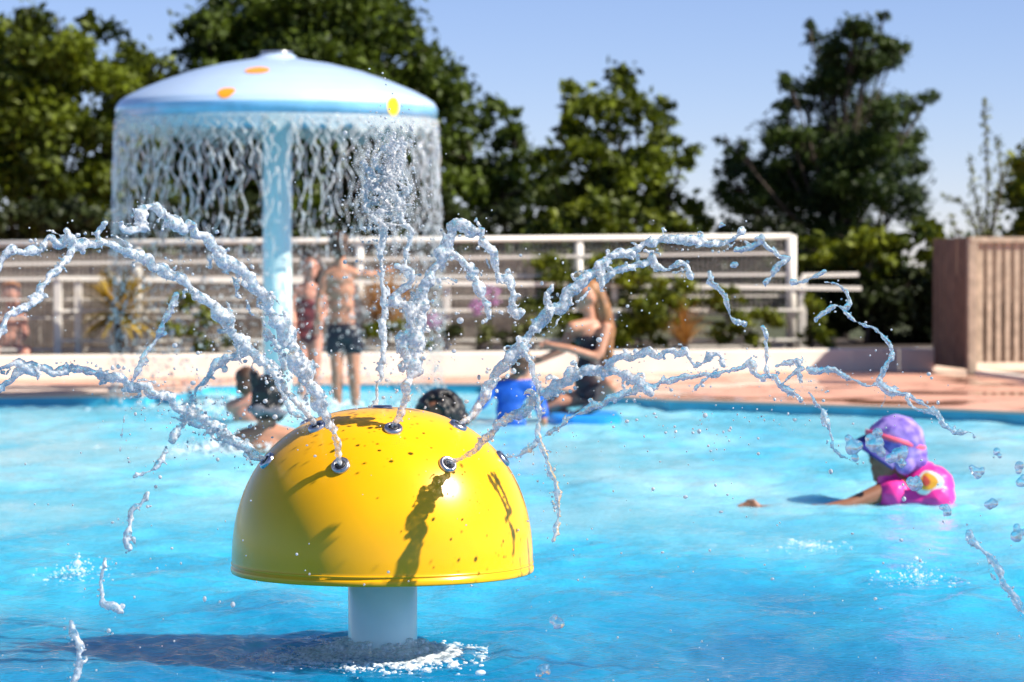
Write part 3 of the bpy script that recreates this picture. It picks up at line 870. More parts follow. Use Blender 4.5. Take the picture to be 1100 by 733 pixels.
spot(286, 76, 0.11, 0.10, M['spot_orange']); spot(259, 99, 0.08, 0.055, M['spot_orange']); spot(427, 114, 0.075, 0.085, M['spot_yellow'])

# water curtain falling from the rim: a net of strands around the rim
def worley(u, v, per, seed):
    iu = np.floor(u).astype(int); iv = np.floor(v).astype(int)
    f1 = np.full(u.shape, 9.0); f2 = np.full(u.shape, 9.0)
    for a in (-1, 0, 1):
        for b_ in (-1, 0, 1):
            cu, cv = iu + a, iv + b_
            h = ((cu % per) * 73856093 ^ cv * 19349663 ^ seed * 83492791) & 0xffffff
            h = (h * 2654435761) & 0xffffffff
            ru = (h & 0xffff) / 65535.0; h2 = (h * 1103515245 + 12345) & 0x7fffffff; rv = ((h2 >> 8) & 0xffff) / 65535.0
            dd = np.hypot(u - cu - ru, v - cv - rv)
            n1 = np.minimum(f1, dd); f2 = np.where(dd < f1, f1, np.minimum(f2, dd)); f1 = n1
    return f1, f2
RC = R_ + 0.004
NS, NP = 156, 150
wS = 2 * math.pi / NS
fallv = np.linspace(0.05, 1, NP) ** 1.6 * (rimz - 0.03)
V_, F_ = [], []
nV = 0
crng = np.random.default_rng(5)
for i in range(NS):
    ph = 2 * math.pi * (4.8 + crng.normal(0, 0.35)) * np.sqrt(fallv) + (i % 2) * math.pi + crng.normal(0, 0.7)
    f = lambda a, b_: np.sin(fallv * a + crng.uniform(0, 6.28)) * 0.6 + np.sin(fallv * b_ + crng.uniform(0, 6.28)) * 0.4
    ang = (i + crng.normal(0, 0.3)) * wS + wS * (0.50 * crng.uniform(0.5, 1.3) * np.sin(ph + 0.9 * f(5, 11)) * np.exp(-fallv / 2.0) + 0.55 * f(7, 19))
    rad = RC + 0.02 * np.sqrt(fallv) + 0.02 * f(8, 19) * np.clip(fallv * 2, 0, 1)
    nz_ = 0.5 * f(31, 67) + 0.5 * f(47, 113)
    rr_ = 0.0046 * np.exp(0.8 * nz_) * np.clip(1.25 - 0.1 * fallv, 0.6, 1.4)
    gap = f(21, 43) * 0.6 + f(13, 71) * 0.4
    on = gap > (-1.0 + 1.55 * np.clip((fallv - 0.16) / 1.4, 0, 1))
    if i % 7 == 3: on &= fallv < 0.5
    rr_ = rr_ * np.clip((gap - (-1.0 + 1.55 * np.clip((fallv - 0.16) / 1.4, 0, 1))) * 5, 0.25, 1)
    P_ = np.stack([UMB.x + rad * np.cos(ang), UMB.y + rad * np.sin(ang), rimz - fallv], -1)
    ra = np.stack([np.cos(ang), np.sin(ang), 0 * ang], -1); ta = np.stack([-np.sin(ang), np.cos(ang), 0 * ang], -1)
    K = 6
    for k in range(K):
        a_ = 2 * math.pi * k / K
        V_.append(P_ + (ra * math.cos(a_) + ta * math.sin(a_) * 1.25) * rr_[:, None])
    idx = nV + np.arange(K)[:, None] * NP + np.arange(NP)[None]
    ok = on[:-1] & on[1:]
    for k in range(K):
        k2 = (k + 1) % K
        q = np.stack([idx[k, :-1], idx[k2, :-1], idx[k2, 1:], idx[k, 1:]], -1)[ok]
        F_.append(q)
    nV += K * NP
V_ = np.concatenate(V_); F_ = np.concatenate(F_)
nd = 4200
fa = crng.uniform(0.25, 1, nd) ** 0.8 * (rimz - 0.05); an = crng.uniform(0, 2 * math.pi, nd)
rad = RC + 0.02 * np.sqrt(fa) + crng.normal(0, 0.03, nd)
cs = np.stack([UMB.x + rad * np.cos(an), UMB.y + rad * np.sin(an), rimz - fa], -1)
r0 = 0.006 * np.exp(crng.normal(0, 0.4, nd))
dv, df = soup(cs, np.stack([r0, r0, r0 * crng.uniform(1.0, 2.4, nd)], -1), hi=False)
used, inv = np.unique(F_.ravel(), return_inverse=True)
allf = inv.reshape(-1, 4).tolist() + (df + len(used)).tolist()
cur = mesh_obj('water_curtain', np.concatenate([V_[used], dv]), allf, M['curtain'])
tag(cur, 'round curtain of falling water strands hanging from the umbrella rim', 'water curtain')
# thin film just under the rim, its lower edge torn into scallops
V_, F_ = [], []
nt = 600
for j in range(nt):
    a_ = 2 * math.pi * j / nt
    dep_ = 0.13 + 0.035 * math.sin(a_ * 49 + 2 * math.sin(a_ * 9)) + 0.03 * noise.noise(Vector((math.cos(a_) * 14, math.sin(a_) * 14, 2)))
    for k in range(7):
        r_ = RC + 0.002 + 0.004 * math.sin(a_ * 98 + k)
        V_.append((UMB.x + r_ * math.cos(a_), UMB.y + r_ * math.sin(a_), rimz + 0.002 - dep_ * k / 6))
for j in range(nt):
    j2 = (j + 1) % nt
    for k in range(6): F_.append((j * 7 + k, j * 7 + k + 1, j2 * 7 + k + 1, j2 * 7 + k))
m, n, l, b = new_mat('water_film')
tp = n.new('ShaderNodeBsdfTransparent'); mx = n.new('ShaderNodeMixShader'); mx.inputs[0].default_value = 0.72
b.inputs['Base Color'].default_value = (0.8, 0.86, 0.86, 1); b.inputs['Roughness'].default_value = 0.15
l.new(b.outputs[0], mx.inputs[1]); l.new(tp.outputs[0], mx.inputs[2]); l.new(mx.outputs[0], n['Material Output'].inputs['Surface'])
fl = mesh_obj('water_film', V_, F_, m, cur)
so_ = fl.modifiers.new('t', 'SOLIDIFY'); so_.thickness = 0.004; so_.offset = 0

# ------------------------------------------------------------------ yellow mushroom fountain
kD = 9.87 / F
RD, HD, PW = 162 * kD, 170 * kD, 2.3
def dome_r(h): return RD * max(0.0, 1 - (h / HD) ** PW) ** (1 / PW)
root = empty('mushroom_fountain', Vector((DOME.x, DOME.y, 0)))
tag(root, 'glossy yellow half dome fountain with steel nozzles on a pale column in the pool', 'fountain')
prof = []
for i in range(61):
    a = math.pi / 2 * i / 60
    r_ = RD * max(1e-4, math.sin(a)) ** (2 / PW); h = HD * max(0, math.cos(a)) ** (2 / PW)
    prof.append((r_, RIMZ + h))
prof[-1] = (RD, RIMZ)
lip = [(RD + 0.0015, RIMZ - 0.001), (RD + 0.003, RIMZ - 0.004), (RD + 0.003, RIMZ - 0.016), (RD, RIMZ - 0.020), (RD - 0.012, RIMZ - 0.020), (RD - 0.02, RIMZ - 0.004)]
inner = [(r_ * 0.955, RIMZ + (z - RIMZ) * 0.95 - 0.002) for r_, z in reversed(prof)]
mb = MB(); mb.lathe(prof + lip + inner[1:], Vector((DOME.x, DOME.y, 0)), 160)
mb.build('dome', M['yellow'], root, smooth=True)
mb = MB(); mb.lathe([(RD + 0.0005, RIMZ + 0.014), (RD + 0.0022, RIMZ + 0.012), (RD + 0.0022, RIMZ + 0.009), (RD + 0.0005, RIMZ + 0.007)], Vector((DOME.x, DOME.y, 0)), 160)
mb.build('rim_bead', M['yellow'], root, smooth=True)
mb = MB(); mb.tube([Vector((DOME.x, DOME.y, -0.78)), Vector((DOME.x, DOME.y, RIMZ + HD * 0.8))], 0.1145, 64)
mb.build('column', M['column'], root, smooth=True)
def nozzle(azd, h):
    a = R(azd); r_ = dome_r(h)
    e_ = 0.004
    dr_ = (dome_r(h + e_) - dome_r(h - e_)) / (2 * e_)
    out = Vector((math.sin(a), -math.cos(a), 0))
    p = Vector((DOME.x, DOME.y, RIMZ + h)) + out * r_
    nrm_ = (out + Vector((0, 0, -dr_))).normalized()
    ta = nrm_.orthogonal().normalized(); tb = nrm_.cross(ta)
    def ringpart(prof_, name, mat, par):
        V_ = []; F_ = []; n = 28
        for (rr_, hh) in prof_:
            for j in range(n):
                an = 2 * math.pi * j / n; V_.append(p + (ta * math.cos(an) + tb * math.sin(an)) * rr_ + nrm_ * hh)
        for k in range(len(prof_) - 1):
            for j in range(n): F_.append((k * n + j, k * n + (j + 1) % n, (k + 1) * n + (j + 1) % n, (k + 1) * n + j))
        F_.append(tuple((len(prof_) - 1) * n + j for j in range(n)))
        return mesh_obj(name, V_, F_, mat, par)
    s = 0.0305 / 0.034
    o = ringpart([(0.034 * s, -0.004), (0.034 * s, 0.005), (0.031 * s, 0.010), (0.026 * s, 0.012), (0.021 * s, 0.010), (0.018 * s, 0.006)], 'nozzle', M['steel'], root)
    ringpart([(0.0178 * s, 0.0085), (0.0172 * s, 0.011), (0.010 * s, 0.012), (0.008 * s, 0.009)], 'gasket', M['rubber'], o)
    return p + nrm_ * 0.012, nrm_
HL, HU = 115 * kD, 151 * kD
NZ = {}
for azd in (-68, -17, 34, 85, 136, 187, 238): NZ['L%d' % azd] = nozzle(azd, HL)
for azd in (-50, 10, 70, 130, 190, 250): NZ['U%d' % azd] = nozzle(azd, HU)
mb = MB(); mb.lathe([(0.001, RIMZ + HD + 0.006), (0.03, RIMZ + HD + 0.006), (0.034, RIMZ + HD - 0.001)], Vector((DOME.x, DOME.y, 0)), 32)
mb.build('top_plug', M['steel'], root, smooth=True)

# ------------------------------------------------------------------ jets of water
def chain_balls(pts, d0, d1, lump=0.5, wig=0.35, start=None, knob=0.5):
    """pts: (px, py, radius_px). Returns centres and radii of a lumpy twisting cord"""
    n = len(pts); P = []
    L = [0.0]
    for i in range(1, n): L.append(L[-1] + math.hypot(pts[i][0] - pts[i - 1][0], pts[i][1] - pts[i - 1][1]))
    for (px, py, r_), s in zip(pts, L):
        t = s / max(1e-6, L[-1]); d = d0 + (d1 - d0) * t
        P.append((W(px, py, d), r_ * d / F))
    if start is not None: P[0] = (start, P[0][1])
    S = catmull(P, 0.0055)
    C, Rr = [], []
    o1, o2 = random.uniform(0, 99), random.uniform(0, 99)
    s = 0.0
    for i, (q, r_) in enumerate(S):
        if i: s += (q - S[i - 1][0]).length
        f1_ = noise.noise(Vector((s * 16, o1, 0))); f2_ = noise.noise(Vector((s * 40, o2, 3)))
        rr_ = r_ * (0.92 + lump * (1.35 * f1_ + 0.9 * f2_))
        rr_ = max(rr_, r_ * 0.28, 0.0025)
        off = Vector((noise.noise(Vector((s * 22, o1, 7))), noise.noise(Vector((s * 22, o1, 17))), noise.noise(Vector((s * 22, o1, 27)))))
        C.append(q + off * r_ * wig * 2.2); Rr.append(rr_)
        tw = s * 55 + o1 + 3 * f1_
        if f2_ > -0.15 and lump > 0.3:
            e_ = Vector((math.cos(tw), math.sin(tw) * 0.6, math.sin(tw))) * r_ * (1.25 + 0.5 * f1_)
            C.append(q + off * r_ * wig * 2.2 + e_); Rr.append(max(0.0028, r_ * (0.30 + 0.25 * f2_)))
        if random.random() < knob * 0.22:
            dv = Vector((random.gauss(0, 1), random.gauss(0, 1), random.gauss(0, 1))).normalized()
            C.append(q + off * r_ * wig * 2.2 + dv * rr_ * random.uniform(0.6, 1.15)); Rr.append(rr_ * random.uniform(0.35, 0.8))
    return C, Rr

RSC = 0.66
SPRAY = []   # small drops thrown off, gathered for the spray
def jet(name, label, chains, mat='jet', voxel=0.0036, cat='water jet', group=None, smooth=3, spray=1.0):
    C, Rr = [], []
    for ch in chains:
        c_, r_ = chain_balls(*ch['a'], **ch.get('k', {}))
        C += c_; Rr += r_
        for q, rr_ in zip(c_, r_):
            if random.random() < 0.10 * spray:
                g = abs(random.gauss(0, 1))
                dv = Vector((random.gauss(0, 1), random.gauss(0, 1), random.gauss(-0.2, 1))).normalized()
                SPRAY.append((q + dv * (rr_ * 1.2 + 0.03 * g + (0.10 * random.random() if random.random() < .3 else 0)), random.choice([0.0013, 0.0017, 0.002, 0.0025, 0.003])))
    o = fuse(name, [tuple(c) for c in C], [r_ * RSC for r_ in Rr], voxel, M[mat], smooth=smooth, disp=((0.030, 0.016), (0.011, 0.007)))
    tag(o, label, cat, group)
    return o

GJ = 'water jets of the yellow dome fountain'
def A(pts, d0, d1, **k):
    st = k.pop('nz', None)
    if st: k['start'] = NZ[st][0]
    return {'a': (pts, d0, d1), 'k': k}
stem = dict(lump=0.22, wig=0.12, knob=0.05)
jet('water_jet', 'high white jet from the front left nozzle, arching up past the umbrella pole', [
    A([(372, 505, 4.5), (362, 475, 5.5), (350, 445, 7)], 9.49, 9.43, nz='L-17', **stem),
    A([(350, 445, 8), (335, 412, 11), (320, 385, 12), (303, 352, 11), (290, 328, 11), (272, 306, 11), (258, 292, 10), (245, 282, 10), (234, 270, 10), (224, 258, 9), (213, 255, 6), (203, 243, 8), (196, 247, 10), (183, 240, 9), (174, 228, 8), (165, 221, 6), (153, 228, 9), (155, 238, 8), (148, 246, 6), (140, 248, 6), (133, 243, 7), (132, 238, 6)], 9.43, 8.95, lump=0.45, wig=0.35),
    A([(326, 420, 4), (308, 398, 5), (298, 372, 5), (280, 345, 4), (262, 318, 4), (240, 290, 3)], 9.46, 9.2, lump=0.6, wig=0.9),
    A([(352, 450, 4), (344, 430, 5), (334, 405, 5), (320, 372, 4), (306, 350, 4)], 9.42, 9.3, lump=0.6, wig=0.9)], group=GJ)
jet('water_jet', 'second long lumpy jet from the upper left nozzle, reaching the left edge', [
    A([(346, 464, 4), (330, 446, 5), (312, 425, 6)], 9.70, 9.6, nz='U-50', **stem),
    A([(312, 425, 7), (296, 402, 8), (278, 385, 9), (262, 372, 9), (248, 357, 8), (240, 343, 8), (228, 328, 10), (215, 318, 11), (204, 306, 11), (192, 298, 9), (178, 292, 9), (166, 288, 8), (160, 276, 7)], 9.6, 9.2, lump=0.45),
    A([(152, 276, 8), (140, 272, 10), (126, 266, 10), (112, 263, 8), (98, 262, 9), (86, 263, 9), (74, 258, 9), (62, 263, 8), (52, 256, 8), (45, 267, 7), (32, 269, 9), (20, 268, 5), (10, 268, 8), (4, 278, 6), (0, 288, 5), (-8, 300, 4)], 9.2, 8.8, lump=0.5),
    A([(107, 258, 5), (108, 248, 6), (111, 240, 6)], 9.1, 9.1, lump=0.3),
    A([(72, 250, 7), (72, 256, 6)], 9.0, 9.0, lump=0.2),
    A([(80, 268, 6), (72, 280, 8), (64, 289, 8), (52, 298, 6), (46, 308, 8), (42, 319, 7), (32, 327, 8), (20, 334, 6), (8, 343, 6), (0, 356, 5), (-8, 370, 4)], 9.0, 8.7, lump=0.45)], group=GJ)
jet('water_jet', 'low flat jet from the far left nozzle skimming left across the cream wall', [
    A([(287, 502, 4.5), (276, 490, 6), (262, 480, 8), (248, 470, 8), (232, 459, 9)], 9.72, 9.66, nz='L-68', lump=0.35, wig=0.3),
    A([(232, 459, 9), (212, 446, 9), (192, 436, 9), (172, 425, 9), (152, 416, 8), (135, 410, 9), (120, 406, 8), (104, 402, 7), (88, 398, 7), (70, 397, 6), (56, 399, 7), (42, 394, 8), (25, 397, 8), (12, 408, 7), (0, 416, 6), (-10, 420, 5)], 9.66, 9.2, lump=0.45),
    A([(40, 402, 6), (22, 392, 7), (8, 394, 5), (-8, 396, 5)], 9.3, 9.2, lump=0.4),
    A([(250, 474, 6), (228, 464, 7), (205, 456, 6), (185, 446, 5)], 9.7, 9.6, lump=0.6, wig=0.8)], group=GJ)
jet('water_jet', 'broken back jet bending over the dark haired swimmer and dripping down on the left', [
    A([(320, 460, 4), (312, 440, 5), (302, 418, 5), (292, 398, 6), (280, 382, 6), (264, 376, 8), (252, 380, 9), (240, 392, 8), (228, 402, 5), (216, 412, 5), (208, 425, 5), (204, 438, 7), (199, 448, 5)], 9.96, 10.15, nz='U250', lump=0.5),
    A([(200, 450, 5), (192, 460, 5), (186, 472, 5)], 10.1, 10.1, lump=0.5),
    A([(240, 388, 9), (234, 394, 9)], 10.1, 10.1, lump=0.2)], group=GJ)
jet('water_jet', 'thin straight back jet rising left of the thick central jets', [
    A([(408, 438, 4), (410, 400, 5), (412, 365, 5), (411, 330, 5), (413, 300, 5), (409, 275, 5), (412, 255, 6), (409, 235, 5), (413, 215, 5), (408, 200, 5), (414, 185, 5), (422, 172, 5), (430, 160, 4)], 10.12, 10.4, nz='U190', lump=0.4, wig=0.35),
    A([(410, 240, 5), (398, 232, 4), (396, 215, 4), (400, 200, 5), (392, 180, 5), (388, 172, 4)], 10.3, 10.4, lump=0.5, wig=0.7),
    A([(437, 300, 4), (436, 270, 4), (440, 250, 5), (434, 230, 5), (428, 214, 5), (424, 200, 5), (430, 180, 5), (436, 165, 5), (432, 150, 4)], 10.3, 10.4, lump=0.5, wig=0.5),
    *[A([(random.gauss(414, 9), 245, 3.2)] + [(random.gauss(419, 4 + 0.14 * (y_ - 140)), y_ + random.gauss(0, 4), random.uniform(2.0, 3.2) + 0.022 * (232 - y_) * random.random()) for y_ in range(232, 146, -11)], 10.3 + random.gauss(0, .04), 10.42 + random.gauss(0, .05), lump=0.6, wig=0.9, knob=1.2) for _ in range(6)]], group=GJ, spray=3, mat='spray')
jet('water_jet', 'thick white jet from the upper front nozzle, hooking over at its top', [
    A([(428, 462, 4.5), (432, 440, 6), (438, 418, 8)], 9.61, 9.60, nz='U10', **stem),
    A([(438, 418, 9), (444, 390, 12), (448, 360, 13), (450, 330, 13), (456, 308, 11), (466, 290, 11), (474, 272, 10), (480, 256, 10), (486, 245, 9), (497, 243, 10), (508, 245, 9), (518, 248, 9), (520, 258, 8), (524, 266, 6), (530, 274, 7), (535, 288, 7), (538, 300, 7), (547, 302, 8), (550, 315, 6), (549, 328, 6), (553, 336, 7), (557, 340, 6)], 9.60, 9.72, lump=0.4),
    A([(446, 400, 7), (434, 372, 7), (438, 340, 8), (430, 312, 6), (440, 292, 6), (428, 284, 5)], 9.6, 9.6, lump=0.6, wig=0.8),
    A([(474, 280, 7), (482, 272, 8), (492, 274, 7), (498, 284, 6), (505, 290, 6), (506, 297, 5)], 9.65, 9.7, lump=0.5),
    A([(462, 300, 5), (476, 298, 4), (490, 303, 3)], 9.65, 9.7, lump=0.6),
    A([(513, 301, 6), (514, 310, 7), (520, 320, 6), (524, 330, 5), (525, 340, 4), (521, 345, 5)], 9.7, 9.7, lump=0.4)], group=GJ, spray=1.6)
jet('water_jet', 'long lumpy jet from the upper right nozzle arching over the seated woman', [
    A([(497, 462, 4.5), (506, 448, 6), (516, 432, 7)], 9.78, 9.82, nz='U70', **stem),
    A([(516, 432, 8), (528, 412, 9), (542, 394, 9), (556, 380, 9), (563, 368, 9), (570, 355, 8), (580, 346, 9), (592, 336, 11), (604, 326, 11), (614, 314, 11), (624, 304, 10), (636, 295, 9), (646, 284, 9), (656, 276, 7), (668, 272, 9), (680, 272, 8), (690, 264, 5), (698, 262, 9), (706, 258, 6), (716, 257, 8), (730, 258, 7), (744, 257, 8), (756, 260, 6), (764, 264, 8), (776, 259, 7), (788, 257, 5), (795, 250, 8)], 9.82, 10.0, lump=0.42),
    A([(644, 290, 5), (648, 300, 5), (652, 296, 5), (664, 290, 6), (682, 286, 7), (692, 285, 6), (700, 278, 7), (706, 287, 6), (716, 290, 5), (726, 283, 8), (736, 286, 6), (742, 296, 5)], 9.92, 9.98, lump=0.4),
    A([(644, 292, 4), (646, 304, 5), (648, 312, 4)], 9.9, 9.9),
    A([(590, 340, 4), (586, 326, 4), (592, 312, 5), (594, 306, 3)], 9.85, 9.85, lump=0.4),
    A([(563, 375, 7), (548, 386, 7), (556, 372, 6), (553, 382, 5)], 9.82, 9.82, lump=0.4)], group=GJ, spray=0.6)
jet('water_jet', 'pale jet from the front right nozzle shooting right across the child in blue', [
    A([(492, 505, 4.5), (506, 487, 5.5), (522, 470, 7)], 9.53, 9.45, nz='L34', **stem),
    A([(522, 470, 7), (536, 458, 8), (550, 448, 8), (566, 436, 9), (582, 424, 9), (598, 414, 9), (612, 405, 10), (626, 400, 8), (640, 396, 9), (650, 402, 8), (660, 398, 7), (670, 402, 7), (682, 408, 7), (690, 414, 8), (698, 422, 6)], 9.45, 9.1, lump=0.4),
    A([(540, 450, 3), (556, 440, 3.5), (578, 432, 4), (592, 426, 3)], 9.38, 9.3, lump=0.6, wig=0.8),
    A([(652, 394, 5), (662, 386, 6), (676, 386, 6), (688, 382, 6), (696, 376, 7), (706, 384, 6), (716, 379, 7), (728, 380, 6), (738, 378, 7), (742, 388, 4), (750, 392, 4), (760, 384, 5), (772, 382, 6), (778, 392, 4)], 9.2, 8.9, mat if False else 0) if False else
    A([(652, 394, 5), (662, 386, 6), (676, 386, 6), (688, 382, 6), (696, 376, 7), (706, 384, 6), (716, 379, 7), (728, 380, 6), (738, 378, 7), (742, 388, 4), (750, 392, 4), (760, 384, 5), (772, 382, 6), (778, 392, 4)], 9.2, 8.9, lump=0.4)], group=GJ, spray=0.45)
jet('water_jet', 'long low jet from the right side nozzle breaking into chains above the pool edge', [
    A([(541, 503, 2.5), (560, 488, 3), (582, 470, 3.5), (600, 458, 4), (616, 446, 5), (634, 438, 6), (652, 430, 6), (668, 424, 6), (682, 420, 6), (698, 416, 7), (712, 410, 6), (722, 410, 6), (736, 405, 5), (752, 403, 5), (766, 404, 4), (780, 399, 4), (796, 396, 4), (804, 390, 7), (812, 400, 5), (820, 408, 6)], 9.83, 9.6, nz='L85', lump=0.45),
    A([(768, 400, 3), (756, 409, 2), (748, 418, 2)], 9.7, 9.7),
    A([(820, 404, 5), (832, 404, 5), (840, 414, 5), (850, 422, 6), (857, 426, 5), (860, 430, 3)], 9.6, 9.55, lump=0.5),
    A([(836, 394, 4), (848, 390, 5), (856, 387, 5), (858, 398, 4), (860, 410, 3)], 9.6, 9.55, lump=0.5),
    A([(842, 412, 3), (854, 400, 3), (862, 396, 3)], 9.6, 9.55)], mat='jet_clear', group=GJ)
GC = 'clear chains of water at the right'
jet('water_strand', 'clear chain of water hanging in front of the right end of the fence', [
    A([(793, 268, 5), (804, 266, 6), (816, 260, 5), (818, 254, 6), (822, 266, 4), (832, 271, 4), (840, 278, 6), (848, 278, 5), (838, 284, 6), (832, 292, 4), (826, 300, 4), (823, 303, 5)], 9.4, 9.35, lump=0.35, wig=0.2)], mat='jet_clear', cat='water strand', group=GC)
jet('water_strand', 'short clear slug of water tilted over the short rails beyond the fence end', [
    A([(852, 304, 5), (862, 302, 4.5), (874, 298, 5), (886, 291, 4.5)], 9.35, 9.3, lump=0.3, wig=0.15)], mat='jet_clear', cat='water strand', group=GC)
jet('water_strand', 'long forked clear strand falling in front of the dark hedge to the pool edge', [
    A([(886, 303, 2.5), (898, 305, 2.5), (908, 312, 4), (912, 322, 5), (907, 331, 6), (898, 329, 5), (886, 335, 4), (877, 344, 5)], 9.35, 9.3, lump=0.3, wig=0.15),
    A([(906, 334, 3), (914, 342, 3), (928, 350, 4), (940, 353, 4), (950, 362, 4), (957, 373, 4), (957, 384, 5), (952, 394, 5), (946, 404, 6), (946, 412, 6), (953, 418, 6), (966, 424, 5), (976, 424, 5), (984, 430, 4), (996, 436, 4), (1002, 444, 3), (1010, 444, 3)], 9.3, 9.25, lump=0.35, wig=0.2),
    A([(953, 420, 3), (950, 430, 2.5), (947, 437, 2.5)], 9.3, 9.3),
    A([(974, 428, 4), (980, 438, 3), (992, 443, 4), (1006, 444, 4), (1012, 455, 4), (1018, 460, 4), (1030, 464, 3), (1042, 464, 3), (1046, 470, 2)], 9.25, 9.2, lump=0.4)], mat='jet_clear', cat='water strand', group=GC)
jet('water_strand', 'wavy clear strand over the wet deck left of the forked one', [
    A([(868, 396, 5), (880, 399, 5), (892, 397, 5), (902, 400, 5), (912, 406, 5), (922, 411, 4), (934, 415, 3), (940, 414, 4)], 9.4, 9.35, lump=0.4)], mat='jet_clear', cat='water strand', group=GC)
jet('water_strand', 'small curled strand in front of the fence between the shrub and the fence end', [
    A([(762, 292, 4), (765, 305, 5), (774, 312, 5), (781, 322, 5), (783, 334, 4), (786, 342, 3), (794, 346, 4), (800, 348, 4)], 9.4, 9.4, lump=0.3, wig=0.2)], mat='jet_clear', cat='water strand', group=GC)
jet('water_strand', 'short upright strand in front of the wall below the fence end', [
    A([(820, 350, 3), (823, 364, 3.5), (824, 378, 4.5), (823, 392, 4), (825, 402, 4)], 9.5, 9.5, lump=0.35, wig=0.2)], mat='jet_clear', cat='water strand', group=GC)
jet('water_strand', 'ragged strand falling past the blue pool edge left of the purple hat', [
    A([(869, 422, 3), (877, 432, 4), (884, 443, 6), (888, 450, 6), (891, 462, 3), (894, 474, 2), (892, 482, 4), (902, 489, 3), (912, 494, 3), (922, 500, 2)], 9.4, 9.3, lump=0.5)], mat='jet_clear', cat='water strand', group=GC)
jet('water_strand', 'long yellowish stream dropping down right of the yellow dome', [
    A([(562, 370, 6), (566, 382, 5), (572, 400, 5), (577, 416, 4.5), (579, 436, 4.5), (579, 456, 4.5), (580, 474, 4.5), (584, 486, 4.5), (590, 502, 4), (597, 520, 5), (600, 536, 5), (599, 556, 2.5), (597, 572, 4), (596, 582, 6)], 9.2, 8.95, lump=0.35, wig=0.3)], mat='jet_clear', cat='water strand')
jet('water_strand', 'thin thread of water curving down in front of the left planter wall', [
    A([(190, 316, 5), (184, 330, 6), (176, 345, 5), (172, 358, 6), (164, 370, 4), (155, 382, 6), (148, 398, 4), (142, 410, 3), (141, 425, 1.8), (134, 445, 1.5), (131, 465, 2), (129, 484, 2.5)], 9.3, 9.1, lump=0.35, wig=0.2)], mat='jet_clear', cat='water strand')
GL = 'falling water slugs at the lower left'
for lab, pts, d in (
    ('upper falling slug of water left of the dome, beside a thin droplet trail', [(178, 484, 4), (173, 494, 6), (166, 503, 4), (155, 508, 5), (146, 511, 5)], 8.6),
    ('middle long falling slug of water left of the dome', [(160, 530, 3), (154, 538, 5), (143, 548, 6), (140, 560, 6), (137, 570, 5), (134, 580, 7), (139, 590, 7)], 8.5),
    ('lower bent slug of falling water left of the dome', [(113, 602, 5), (110, 614, 4), (109, 625, 3), (111, 640, 4), (113, 649, 7), (122, 651, 8), (130, 657, 6)], 8.4),
    ('bottom left slug of water about to hit the pool', [(76, 668, 6), (80, 682, 6), (86, 694, 6), (84, 706, 7), (86, 716, 7), (80, 730, 8), (78, 742, 9)], 8.1)):
    jet('water_slug', lab, [A(pts, d, d - 0.05, lump=0.35, wig=0.2)], cat='water slug', group=GL)
jet('water_slug', 'short falling slug of water at the right edge of the photo', [
    A([(1041, 572, 7), (1047, 584, 6), (1056, 592, 3), (1066, 602, 5), (1073, 614, 7), (1078, 626, 6), (1088, 640, 7), (1096, 652, 8), (1106, 660, 8)], 8.2, 8.1, lump=0.35, wig=0.2)], mat='jet_clear', cat='water slug', group=GL)
# big single drops
GD = 'big water drops in flight'
for lab, px, py, rp, d in (
    ('fat clear water drop just left of the purple hat brim', 915, 480, 12, 8.4),
    ('fat clear water drop in front of the purple hat band', 940, 478, 13, 8.4),
    ('clear water drop over the chin strap of the purple hat', 966, 489, 12, 8.4),
    ('clear water drop in front of the pink jacket shoulder', 984, 520, 11, 8.4),
    ('lone drop near the top rail at the middle of the fence sky', 775, 242, 4, 9.3),
    ('lone drop above the shaded part of the planter wall', 789, 284, 5, 9.4),
    ('round drop at the water surface right of the dome column', 600, 670, 9, 8.3),
    ('small round drop at the bottom edge right of the dome column', 585, 718, 8, 8.3),
    ('small drop on the pool surface right of the pink jacket', 1066, 542, 7, 8.8),
    ('dark edged drop right of the pink jacket shoulder', 1047, 506, 7, 8.8),
    ('upper drop of two at the right edge beside the pink jacket', 1096, 500, 7, 8.6),
    ('lower drop of two at the right edge beside the pink jacket', 1097, 518, 8, 8.6),
    ('drop in front of the pool below the pink jacket', 1018, 550, 7, 8.9),
    ('tailed drop where the forked strand ends', 1070, 485, 6, 9.1),
    ('low drop at the right edge under the pink jacket', 1092, 576, 9, 8.3)):
    c = W(px, py, d); r_ = rp * d / F
    cs = [tuple(c)] + [tuple(c + Vector((random.gauss(0, .5), random.gauss(0, .5), random.gauss(0, .5))) * r_) for _ in range(4)]
    o = fuse('water_drop', cs, [r_ * 0.72] + [r_ * random.uniform(.35, .55) for _ in range(4)], 0.003, M['drop'], smooth=6, disp=((0.03, 0.012),))
    tag(o, lab, 'water drop', GD)

